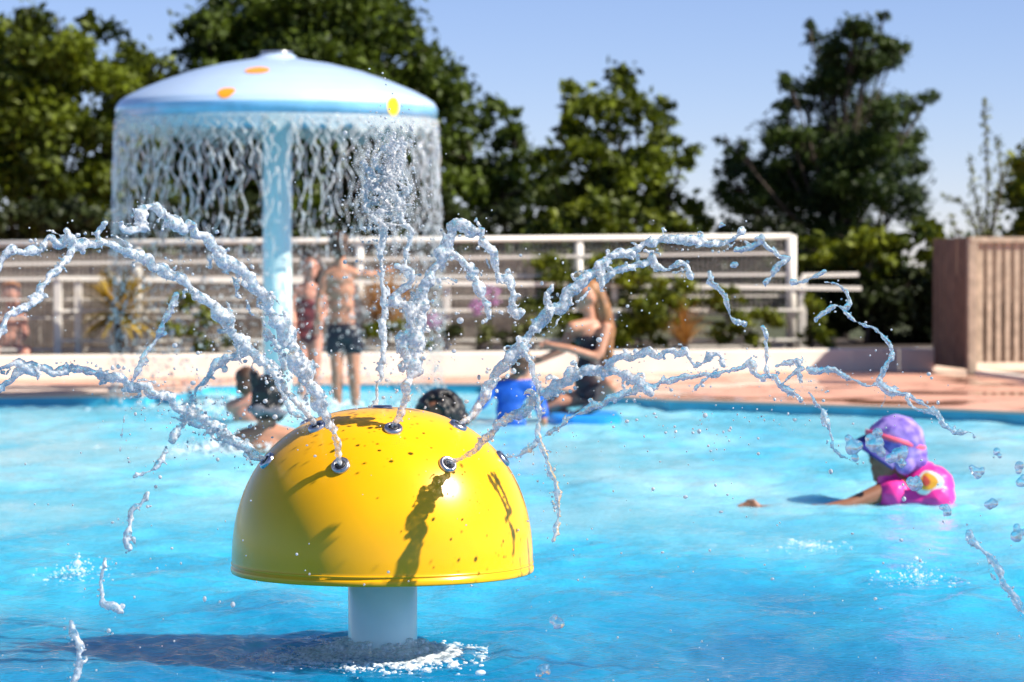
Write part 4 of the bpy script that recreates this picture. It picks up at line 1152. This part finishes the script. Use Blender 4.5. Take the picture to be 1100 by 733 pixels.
# fine spray: small drops around the jets, near the dome and over the water
for (px, py, sx_, sy_, n_, d, r0) in ((410, 250, 30, 60, 260, 10.2, .0028), (418, 190, 17, 32, 420, 10.35, .0020), (404, 225, 18, 30, 260, 10.3, .0020), (422, 165, 11, 16, 260, 10.35, .0026), (396, 190, 8, 22, 120, 10.35, .0022), (450, 370, 30, 50, 170, 9.6, .0028), (500, 310, 45, 30, 60, 9.4, .0028), (250, 440, 60, 35, 220, 9.7, .0028),
      (300, 400, 40, 45, 160, 9.5, .003), (600, 400, 60, 60, 70, 9.9, .0026), (640, 340, 50, 40, 60, 9.9, .0026), (740, 440, 70, 30, 60, 9.4, .003), (760, 480, 50, 40, 34, 9.2, .0032), (580, 480, 50, 40, 40, 9.5, .0023),
      (420, 520, 110, 50, 18, 9.25, .0020), (850, 420, 80, 40, 50, 9.3, .003), (990, 520, 70, 60, 16, 8.9, .004), (150, 620, 120, 60, 40, 8.6, .003), (560, 640, 200, 60, 60, 9.0, .0022), (850, 620, 160, 60, 40, 9.0, .0025)):
    for i in range(n_):
        SPRAY.append((W(random.gauss(px, sx_), random.gauss(py, sy_), d + random.gauss(0, 0.12)), r0 * math.exp(random.gauss(0, 0.45))))
sp_ok = [(p, r_) for p, r_ in SPRAY if p.z > 0.0]
cs = np.array([tuple(p) for p, _ in sp_ok]); rs = np.array([r_ for _, r_ in sp_ok])[:, None] * rng.uniform(0.75, 1.3, (len(sp_ok), 3))
v, f = soup(cs, rs, hi=True)
o = mesh_obj('spray_drops', v, f, M['spray']); tag(o, 'fine spray of droplets around the jets of the yellow dome', 'spray', kind='stuff')

# splashes and foam on the pool
def splash(name, label, px, py, wpx, n_, hgt, r0, d=None, flat=0.35):
    q = on_plane(px, py, 0.0); k = q.y / F; C, Rr = [], []
    for i in range(n_):
        a = random.uniform(0, 6.283); rr_ = abs(random.gauss(0, 0.5)) * wpx * k
        p = q + Vector((math.cos(a) * rr_, math.sin(a) * rr_ * 1.4, abs(random.gauss(0, .5)) * hgt * math.exp(-rr_ / (wpx * k))))
        s = r0 * math.exp(random.gauss(0, .6)); C.append(tuple(p)); Rr.append((s * 1.2, s * 1.2, s * (1 if p.z > 0.03 else flat)))
    v, f = soup(C, Rr, hi=True)
    o = mesh_obj(name, v, f, M['thin_foam']); tag(o, label, 'splash', kind='stuff')
q0 = on_plane(409, 706, 0.0); C_, R_l = [], []
for i in range(2600):
    a = random.uniform(0, 6.283); rr_ = 0.118 + abs(random.gauss(0, 0.13)) * (1 + .5 * math.sin(3 * a + 1) * math.sin(7 * a))
    h = max(0.0, 0.055 * math.exp(-((rr_ - 0.118) / 0.05)) * random.random())
    s_ = 0.006 * math.exp(random.gauss(0, .45)) * math.exp(-(rr_ - 0.118) * 3)
    C_.append((DOME.x + rr_ * math.cos(a), DOME.y + rr_ * math.sin(a), h + 0.004)); R_l.append((s_ * 1.9, s_ * 1.9, s_))
for i in range(2200):
    x_ = max(-.33, min(.33, random.gauss(0, .15))); y_ = -0.12 - abs(random.gauss(0, .16)) + 0.3 * abs(x_) * random.random()
    if noise.noise(Vector((x_ * 14, y_ * 30, 4))) < 0.0: continue
    s_ = 0.0028 * math.exp(random.gauss(0, .5))
    C_.append((DOME.x + x_, DOME.y + y_, 0.003 + 0.010 * random.random())); R_l.append((s_ * 1.9, s_ * 1.9, s_))
o = fuse('foam_ring', C_, R_l, 0.0030, M['thin_foam'], smooth=2); tag(o, 'white foam boiling around the base of the fountain column', 'foam', kind='stuff')

splash('splash', 'white splash on the pool at the lower right', 985, 628, 52, 380, 0.09, 0.0019)
splash('splash', 'low splash on the pool below the swimming girl', 872, 588, 60, 420, 0.03, 0.0022)
splash('splash', 'white splash on the pool at the left below the falling slugs', 85, 622, 55, 420, 0.09, 0.0020)
splash('splash', 'spray of bubbles around the dark haired swimmer', 255, 484, 85, 1500, 0.10, 0.0055)
splash('splash', 'froth where the umbrella curtain meets the pool', 298, 440, 170, 1600, 0.10, 0.009)

# ------------------------------------------------------------------ people
def capsule(a, b_, ra, rb):
    L = (b_ - a).length; n = max(2, int(L / (min(ra, rb) * 0.35)) + 1)
    n = min(n, 60)
    return [(a.lerp(b_, i / n), ra + (rb - ra) * i / n) for i in range(n + 1)]

class Body:
    def __init__(s, d): s.d = d; s.k = d / F; s.C = []; s.R = []
    def P(s, px, py, dy=0.0): return W(px, py, s.d + dy)
    def ell(s, px, py, dy, rx, ry, rz): s.C.append(tuple(s.P(px, py, dy))); s.R.append((rx * s.k, ry * s.k, rz * s.k)); return s
    def limb(s, pts):
        for (x0, y0, d0, r0), (x1, y1, d1, r1) in zip(pts, pts[1:]):
            for c, r_ in capsule(s.P(x0, y0, d0), s.P(x1, y1, d1), r0 * s.k, r1 * s.k):
                s.C.append(tuple(c)); s.R.append((r_,) * 3)
        return s
    def hand(s, px, py, dy, dirx, diry, size=12):
        """palm, four bent fingers and a thumb; size is the hand length in px"""
        d = Vector((dirx, 0, -diry)); d.normalize()
        side = Vector((-d.z, 0, d.x)); u = size * s.k; o = s.P(px, py, dy)
        pc = o + d * u * 0.26
        for t in (-0.13, 0, 0.13):
            s.C.append(tuple(pc + side * u * t)); s.R.append((u * 0.20, u * 0.12, u * 0.20))
        for i, (t, L) in enumerate(((-0.20, 0.42), (-0.07, 0.52), (0.07, 0.49), (0.20, 0.36))):
            a = pc + side * u * t + d * u * 0.14; m_ = a + d * u * L * 0.55 + side * u * t * 0.3; e_ = m_ + d * u * L * 0.42 + Vector((0, -0.10 * u, -0.05 * u))
            for c, r_ in capsule(a, m_, u * 0.072, u * 0.062) + capsule(m_, e_, u * 0.062, u * 0.05): s.C.append(tuple(c)); s.R.append((r_,) * 3)
        a = pc - side * u * 0.2 - d * u * 0.1; m_ = a - side * u * 0.16 + d * u * 0.14; e_ = m_ + d * u * 0.2
        for c, r_ in capsule(a, m_, u * 0.085, u * 0.07) + capsule(m_, e_, u * 0.07, u * 0.055): s.C.append(tuple(c)); s.R.append((r_,) * 3)
        return s
    def head(s, px, py, dy, rx, rz, face):
        """skull, jaw, nose, ears; face = unit (x, y) direction it looks in"""
        fx, fy = face
        s.ell(px, py - rz * 0.12, dy, rx, rx * 1.08, rz * 0.88)
        k = s.k
        s.ell(px + fx * rx * 0.25, py + rz * 0.5, dy + fy * rx * 0.25 * k, rx * 0.70, rx * 0.72, rz * 0.5)
        s.ell(px + fx * rx * 0.92, py + rz * 0.18, dy + fy * rx * 0.95 * k, rx * 0.19, rx * 0.19, rz * 0.17)
        s.ell(px + fx * rx * 0.78, py + rz * 0.48, dy + fy * rx * 0.8 * k, rx * 0.24, rx * 0.24, rz * 0.09)
        s.ell(px + fx * rx * 0.62, py + rz * 0.80, dy + fy * rx * 0.62 * k, rx * 0.28, rx * 0.28, rz * 0.16)
        for sg in (-1, 1):
            s.ell(px - fy * sg * rx * 1.0, py + rz * 0.08, dy + fx * sg * rx * 1.0 * k, rx * 0.16, rx * 0.20, rz * 0.22)
        return s
    def build(s, name, mat, parent=None, voxel=0.012, smooth=3): return fuse(name, s.C, s.R, voxel, mat, parent, smooth)
def eyes(root, B, px, py, dy, rx, rz, face):
    fx, fy = face; k = B.k
    for sg in (-1, 1):
        c = B.P(px + fx * rx * 0.84 - fy * sg * rx * 0.38, py + rz * 0.0, dy + (fy * rx * 0.88 + fx * sg * rx * 0.38) * k)
        v, f = soup([tuple(c)], [rx * 0.14 * k]); mesh_obj('eye', v, f, M['eye'], root)

# ---- boy standing, seen from behind, right arm held out
B = Body(27.1)
root = empty('person', Vector((B.P(371, 430).x, 27.1, 0.0)))
tag(root, 'boy in black swim trunks standing with his back turned, one arm held out', 'person')
Bb = Body(27.1)
Bb.head(364, 265, 0, 10.2, 14.5, (-0.5, 0.86))
Bb.limb([(365, 276, 0, 6.2), (366, 290, 0, 6.8)])
Bb.limb([(351, 294, 0, 6.5), (366, 291, 0, 7.5), (381, 294, 0, 6.5)])
for (x, y, rx, rz) in ((366, 300, 16.5, 11), (366, 312, 16, 14), (367, 328, 14, 14), (368, 342, 14.5, 12), (369, 356, 17, 13)): Bb.ell(x, y, 0, rx, rx * 0.6, rz)
Bb.limb([(350, 295, 0, 5.8), (343, 320, -.03, 4.8), (342, 342, -.06, 3.6)]); Bb.hand(342, 342, -.06, -0.05, 1, 15)
Bb.limb([(382, 294, 0, 5.6), (398, 296, .04, 4.6), (413, 291, .08, 3.4)]); Bb.hand(413, 291, .08, 1, -0.15, 14)
Bb.limb([(361, 362, 0, 9.5), (362, 398, -.02, 6.6), (362, 408, 0, 6.8), (363, 441, .02, 4.2), (362, 446, -.03, 4.2)])
Bb.limb([(379, 362, 0, 9.5), (380, 400, -.02, 6.6), (381, 410, 0, 6.8), (382, 441, .02, 4.2), (384, 446, -.03, 4.2)])
Bb.build('body', M['skin'], root)
C_ = Body(27.1)
C_.ell(369, 354, 0, 19.5, 12.5, 9); C_.ell(369, 362, 0, 20, 13, 10)
C_.limb([(360, 362, 0, 11), (360, 374, 0, 11)]).limb([(379, 362, 0, 11), (379.5, 374, 0, 11)])
C_.build('swim_trunks', M['trunks'], root)
H_ = Body(27.1); H_.ell(364, 260, -.02, 11.6, 12.2, 12.5); H_.ell(365, 268, -.06, 10, 8, 9)
H_.build('hair', M['hair_brown'], root)

# ---- girl behind him, partly hidden by the pole
root = empty('person', Vector((W(329, 420, 28.3).x, 28.3, 0)))
tag(root, 'child in dark red swimsuit standing between the umbrella pole and the boy in black trunks', 'person')
B = Body(28.3)
B.head(333, 287, 0, 10, 13.5, (0.3, -0.95))
B.limb([(332, 298, 0, 5.5), (331, 308, 0, 6)]).limb([(317, 312, 0, 6), (331, 309, 0, 7), (344, 312, 0, 6)])
for (x, y, rx, rz) in ((331, 318, 15, 11), (331, 330, 14, 13), (331, 345, 13, 12), (331, 358, 15, 12)): B.ell(x, y, 0, rx, rx * 0.6, rz)
B.limb([(345, 313, 0, 5.2), (348, 334, -.03, 4.4), (343, 352, -.1, 3.3)]).hand(343, 352, -.1, -0.3, 1, 13)
B.limb([(317, 313, 0, 5.2), (314, 336, -.03, 4.4), (316, 356, -.1, 3.3)]).hand(316, 356, -.1, 0.2, 1, 13)
B.limb([(324, 362, 0, 8.5), (325, 394, -.03, 6), (325, 432, 0, 4.2)]).limb([(339, 362, 0, 8.5), (339, 394, -.03, 6), (339, 432, 0, 4.2)])
B.build('body', M['skin_pink'], root); eyes(root, B, 333, 287, 0, 10, 13.5, (0.3, -0.95))
C_ = Body(28.3)
for (x, y, rx, rz) in ((331, 326, 15.5, 8), (331, 338, 15, 11), (331, 352, 15, 11), (331, 362, 16.5, 9)): C_.ell(x, y, 0, rx, rx * 0.66, rz)
C_.build('swimsuit', M['suit_red'], root)
H_ = Body(28.3); H_.ell(334, 280, .03, 11.5, 11.5, 11); H_.ell(340, 294, .06, 8, 7, 16); H_.build('hair', M['hair_brown'], root)

# ---- swimmer seen from behind, black hair, goggles pushed round the head
root = empty('person', Vector((W(286, 486, 20.7).x, 20.7, 0)))
tag(root, 'dark haired swimmer seen from behind with grey goggles strapped round the head', 'person')
B = Body(20.7)
B.head(287, 428, 0, 16, 22, (0.1, 0.99))
B.limb([(287, 446, 0, 10), (286, 462, 0, 11)])
B.limb([(262, 472, 0, 12), (286, 466, 0, 13), (311, 471, 0, 12)])
for (x, y, rx, rz) in ((286, 480, 27, 20), (286, 500, 26, 26)): B.ell(x, y, 0, rx, rx * 0.6, rz)
B.limb([(261, 473, 0, 11), (254, 500, .1, 9), (250, 520, .2, 7)]).limb([(312, 472, 0, 11), (320, 500, .1, 9), (322, 520, .2, 7)])
B.build('body', M['skin'], root)
H_ = Body(20.7)
H_.ell(287, 421, -.01, 18, 19, 20); H_.ell(284, 440, -.06, 16, 11, 12)
for i in range(46):
    a = random.uniform(-1, 1); H_.ell(287 + a * 17, random.uniform(404, 452) - abs(a) * 4, -.11 + .05 * abs(a) + random.uniform(-.01, .01), 3.2, 3.2, 6)
H_.build('hair', M['hair_black'], root, voxel=0.008, smooth=1)
C_ = Body(20.7)
for i in range(33):
    t = -1 + 2 * i / 32; x = 287 + t * 20.5
    C_.ell(x, 442 + 2 * t, -0.135 * math.sqrt(max(0, 1 - t * t * 0.97)) * 0.98 - 0.012, 2.4, 2.4, 3.6)
for t in (-0.5, 0.5): C_.ell(287 + t * 19, 442 + 2 * t, -0.135, 8.5, 3.0, 7)
C_.build('goggles', M['goggle'], root, voxel=0.008, smooth=1)

# ---- second head in the water, further back at the left
root = empty('person', Vector((W(264, 440, 24.6).x, 24.6, 0)))
tag(root, 'brown haired bather low in the water just left of the umbrella pole', 'person')
B = Body(24.6)
B.head(266, 411, 0, 11.5, 15, (0.6, 0.8))
B.limb([(267, 420, 0, 6.5), (267, 432, 0, 7.5)]).limb([(249, 437, 0, 7.5), (267, 433, 0, 9), (285, 437, 0, 7.5)])
B.ell(267, 447, 0, 18, 11, 14)
B.build('body', M['skin_pink'], root); 
H_ = Body(24.6); H_.ell(265, 405, -.02, 13.5, 13, 12); H_.ell(263, 415, -.06, 10.5, 8, 10); H_.build('hair', M['hair_brown'], root)

# ---- curly head behind the dome
root = empty('person', Vector((W(470, 480, 17.6).x, 17.6, 0)))
tag(root, 'bather with wet black curly hair half hidden behind the yellow dome', 'person')
B = Body(17.6)
B.head(470, 450, 0, 19, 27, (-0.55, -0.83)); B.limb([(471, 470, 0, 11), (471, 500, 0, 12)]).limb([(440, 512, 0, 13), (471, 503, 0, 14), (502, 512, 0, 13)])
B.ell(471, 530, 0, 32, 19, 26)
B.build('body', M['skin_tan'], root); eyes(root, B, 470, 450, 0, 19, 27, (-0.55, -0.83))
H_ = Body(17.6)
H_.ell(472, 443, .02, 21, 20, 20)
for i in range(230):
    d_ = Vector((random.gauss(0, 1), random.gauss(0, 1), random.gauss(0, 1))).normalized()
    if d_.z < -0.5 or (d_.y < -0.3 and d_.x < 0.15 and d_.z < 0.25): continue
    H_.ell(473 + d_.x * 25, 444 - d_.z * 24, .02 + d_.y * 24 * H_.k, 3.6, 3.6, 3.6)
for i in range(40): H_.ell(490 + random.gauss(0, 7), 458 + random.gauss(0, 8), .02 + random.gauss(0, .05), 3.4, 3.4, 3.4)
H_.build('hair', M['hair_black'], root, voxel=0.009, smooth=1)

# ---- child in blue shirt
root = empty('person', Vector((W(545, 455, 24.0).x, 24.0, 0)))
tag(root, 'child in a bright blue swim shirt leaning in the water beside the seated woman', 'person')
B = Body(24.0)
B.head(560, 393, 0, 11.5, 16, (0.55, 0.83))
B.limb([(557, 403, 0, 6.5), (551, 412, 0, 8)])
B.limb([(528, 417, 0, 7.5), (548, 411, 0, 9), (570, 416, 0, 7.5)])
for (x, y, rx, rz) in ((549, 425, 16.5, 15), (548, 440, 15, 16), (548, 458, 16, 16)): B.ell(x, y, 0, rx, rx * 0.62, rz)
B.limb([(527, 418, 0, 6.5), (515, 435, -.08, 5.0), (508, 446, -.16, 3.8)]).hand(508, 446, -.16, -0.5, 1, 13)
B.limb([(571, 417, 0, 6.5), (581, 436, .05, 5.5), (584, 452, .02, 4)]).hand(584, 452, .02, 0.1, 1, 13)
B.build('body', M['skin'], root)
C_ = Body(24.0)
C_.limb([(529, 417, 0, 8.2), (548, 413, 0, 10), (569, 416, 0, 8.8)])
for (x, y, rx, rz) in ((549, 424, 18, 13), (548, 440, 16.5, 16), (548, 454, 18, 10)): C_.ell(x, y, 0, rx, rx * 0.64, rz)
C_.limb([(527, 418, 0, 7.8), (517, 434, -.08, 6.6)]).limb([(570, 417, 0, 8.2), (580, 434, .05, 7.6), (583, 444, .03, 7)])
C_.build('swim_shirt', M['shirt'], root)
H_ = Body(24.0); H_.ell(559, 387, -.02, 13, 13, 12.5); H_.ell(557, 395, -.06, 10, 8, 9); H_.build('hair', M['hair_brown'], root)

# ---- woman with long hair on a blue float
root = empty('person', Vector((W(625, 440, 24.6).x, 24.6, 0)))
tag(root, 'woman with long light brown hair sitting on a blue board, reaching left', 'person')
B = Body(24.6)
fc = (-0.86, -0.5)
B.head(630, 320, 0, 12, 16.5, fc)
B.limb([(633, 332, 0, 6.2), (634, 346, 0, 6.8)])
B.limb([(615, 352, -.08, 7), (634, 349, 0, 8), (650, 350, .08, 7)])
for (x, y, rx, rz) in ((634, 360, 17, 13), (634, 376, 15, 14), (633, 394, 14, 14), (634, 412, 17, 15), (636, 424, 18, 13)): B.ell(x, y, 0, rx, rx * 0.68, rz)
B.limb([(651, 352, -.08, 6.5), (645, 378, -.16, 5.4), (640, 384, -.18, 5.2), (612, 375, -.22, 4.4), (592, 371, -.22, 3.6)]).hand(592, 371, -.22, -1, 0.05, 15)
B.limb([(615, 353, .05, 6.2), (604, 376, .0, 5.0), (582, 386, -.02, 3.8)]).hand(582, 386, -.02, -1, 0.3, 14)
B.limb([(640, 424, -.08, 10.5), (652, 418, -.30, 9.5), (656, 416, -.36, 8), (640, 436, -.28, 6.5), (622, 444, -.2, 4.5), (616, 446, -.22, 4)])
B.limb([(630, 426, .06, 10.5), (600, 432, -.02, 8.0), (586, 436, -.03, 7), (612, 446, .1, 5.5)])
B.build('body', M['skin'], root); eyes(root, B, 630, 320, 0, 12, 16.5, fc)
C_ = Body(24.6)
for (x, y, rx, rz) in ((634, 364, 18, 9), (634, 378, 16.5, 13), (633, 394, 15.5, 13), (634, 410, 18.5, 14), (636, 422, 19.5, 12)): C_.ell(x, y, 0, rx, rx * 0.72, rz)
C_.limb([(640, 424, -.08, 12), (650, 419, -.24, 11)])
C_.build('swimsuit', M['suit_dark'], root)
H_ = Body(24.6); H_.ell(634, 312, .03, 13.5, 13.5, 13)
for i in range(34):
    a = random.uniform(0, 1); x = 628 + 16 * a; dy = random.uniform(-.02, .13)
    H_.limb([(x + 4, 306 + 8 * a, dy * .6, 3), (x + 10, 330, dy, 3.2), (x + 13 + random.uniform(-3, 3), 355, dy + .02, 3), (x + 15 + random.uniform(-4, 4), random.uniform(372, 398), dy, 1.5)])
H_.build('hair', M['hair_long'], root, voxel=0.011, smooth=1)
mb = MB()
V_ = []; F_ = []
c = W(628, 450, 24.5); c.z = 0.015
n = 40
for (s, z) in ((0.86, -0.03), (1.0, -0.01), (1.0, 0.04), (0.9, 0.06)):
    for j in range(n):
        an = 2 * math.pi * j / n; ca, sa = math.cos(an), math.sin(an)
        V_.append(c + Vector((0.30 * s * math.copysign(abs(ca) ** 0.6, ca), 0.5 * s * math.copysign(abs(sa) ** 0.6, sa), z)))
for k in range(3):
    for j in range(n): F_.append((k * n + j, k * n + (j + 1) % n, (k + 1) * n + (j + 1) % n, (k + 1) * n + j))
F_.append(tuple(3 * n + j for j in range(n))); F_.append(tuple(reversed(range(n))))
o = mesh_obj('foam_board', V_, F_, M['board'], smooth=False); tag(o, 'bright blue foam board floating under the seated woman', 'float board')

# ---- child at the left edge, behind the fence
root = empty('person', Vector((W(8, 400, 33.1).x, 33.1, 0.3)))
tag(root, 'pink skinned child cut off by the left edge, sitting behind the white mesh fence', 'person')
B = Body(dW(10) + 1.5)
B.head(12, 318, 0, 11, 14.5, (0.4, -0.9)); B.limb([(11, 330, 0, 5.5), (10, 338, 0, 6)]).limb([(-6, 342, 0, 6), (10, 339, 0, 7), (24, 342, 0, 6)])
for (x, y, rx, rz) in ((9, 350, 15, 11), (9, 362, 14, 12), (8, 374, 16, 9)): B.ell(x, y, 0, rx, rx * 0.6, rz)
B.limb([(24, 343, 0, 5), (27, 358, -.05, 4.2), (20, 368, -.15, 3.2)]).hand(20, 368, -.15, -0.4, 1, 12)
B.limb([(-6, 343, 0, 5), (-9, 358, -.05, 4.2), (-4, 368, -.15, 3.2)]).hand(-4, 368, -.15, 0.4, 1, 12)
B.limb([(14, 376, -.05, 6.5), (30, 377, -.36, 5.0), (22, 385, -.45, 4.0)]).limb([(2, 376, -.05, 6.5), (-8, 377, -.36, 5.0), (-4, 385, -.45, 4.0)])
B.build('body', M['skin_pink'], root); eyes(root, B, 12, 318, 0, 11, 14.5, (0.4, -0.9))
C_ = Body(dW(10) + 1.5); C_.ell(8, 374, 0, 17.5, 11, 9); C_.limb([(13, 376, -.05, 7.6), (22, 377, -.2, 7)]).limb([(2, 376, -.05, 7.6), (-4, 377, -.2, 7)])
C_.build('swim_trunks', M['suit_red'], root)
H_ = Body(dW(10) + 1.5); H_.ell(11, 311, .03, 12, 12, 10.5); H_.build('hair', M['hair_long'], root)

# ---- girl with purple sun hat and pink float jacket
root = empty('person', Vector((W(975, 541, 16.2).x, 16.2, 0)))
tag(root, 'swimming child in a mottled purple sun hat and pink float jacket', 'person')
B = Body(16.2)
fc = (-0.93, -0.37)
B.head(955, 489, 0, 21, 31, fc)
B.limb([(962, 512, 0, 13), (968, 526, 0, 14)])
B.ell(975, 535, 0, 34, 26, 26); B.ell(980, 556, 0, 36, 28, 30)
B.limb([(950, 528, -.06, 11), (912, 543, -.14, 8.0), (885, 548.5, -.17, 7), (820, 548, -.12, 5.8)]).hand(820, 550, -.12, -1, 0.02, 34)
B.limb([(1000, 536, .12, 11), (985, 552, .2, 9), (950, 556, .2, 7)])
B.build('body', M['skin_tan'], root, voxel=0.009); eyes(root, B, 955, 489, 0, 21, 31, fc)
C_ = Body(16.2)
C_.ell(998, 522, -.03, 28, 25, 24); C_.ell(985, 536, 0, 37, 31, 24); C_.ell(958, 530, -.03, 20, 26, 20); C_.ell(1003, 534, -.05, 24, 26, 20)
C_.limb([(950, 512, -.03, 10), (975, 510, .02, 12), (995, 508, .04, 13)])
C_.build('float_jacket', M['pink'], root, voxel=0.009)
# printed emblem on the jacket sleeve: nested teardrops lying on the cloth
def teardrop(px, py, w, h, dy, mat, name):
    V_ = [W(px, py, 16.2 + dy)]
    n = 28
    for j in range(n):
        an = 2 * math.pi * j / n
        rx = w * math.cos(an) * (1 - 0.35 * math.sin(an)); rz = h * math.sin(an)
        x_ = rx * 0.94 - rz * 0.34; y_ = rx * 0.34 + rz * 0.94
        V_.append(W(px + x_, py - y_, 16.2 + dy + 0.0012 * (abs(x_) + abs(y_)) * 0.6))
    return mesh_obj(name, V_, [(0, 1 + j, 1 + (j + 1) % n) for j in range(n)], mat, root)
teardrop(998, 518, 15, 13, -0.168, M['white_patch'], 'emblem'); teardrop(997, 517, 9.5, 9.5, -0.174, M['orange_patch'], 'emblem'); teardrop(994.5, 516.5, 4, 6, -0.180, M['red_patch'], 'emblem')
# hat
H_ = Body(16.2)
H_.ell(962, 474, 0.0, 32.5, 33, 29.5); H_.ell(968, 486, .02, 29, 31, 22)
H_.ell(980, 494, .03, 17, 28, 17); H_.ell(972, 500, -.10, 11, 7, 11)
hat = H_.build('sun_hat', M['hat'], root, voxel=0.008)
b_ = Body(16.2)
for i in range(60):
    a = R(-88 + 176 * i / 59); ca, sa = math.cos(a), math.sin(a)
    for t in (0, 0.25, 0.5, 0.75, 1.0):
        b_.ell(960 - ca * (29 + 14 * t), 468 + 7 * t + (1 - ca) * 26 + 3 * t * (1 - ca), sa * 0.155 * (1 + 0.28 * t), 2.6, 2.6, 2.0)
b_.build('brim', M['hat_brim'], hat, voxel=0.006, smooth=2)
b_ = Body(16.2)
for i in range(120):
    a = 2 * math.pi * i / 120; ca, sa = math.cos(a), math.sin(a)
    b_.ell(962 + 31.6 * ca, 473 + 9.0 * ca, sa * 0.160, 1.6, 1.6, 3.4)
b_.build('hat_band', M['hat_band'], hat, voxel=0.005, smooth=1)
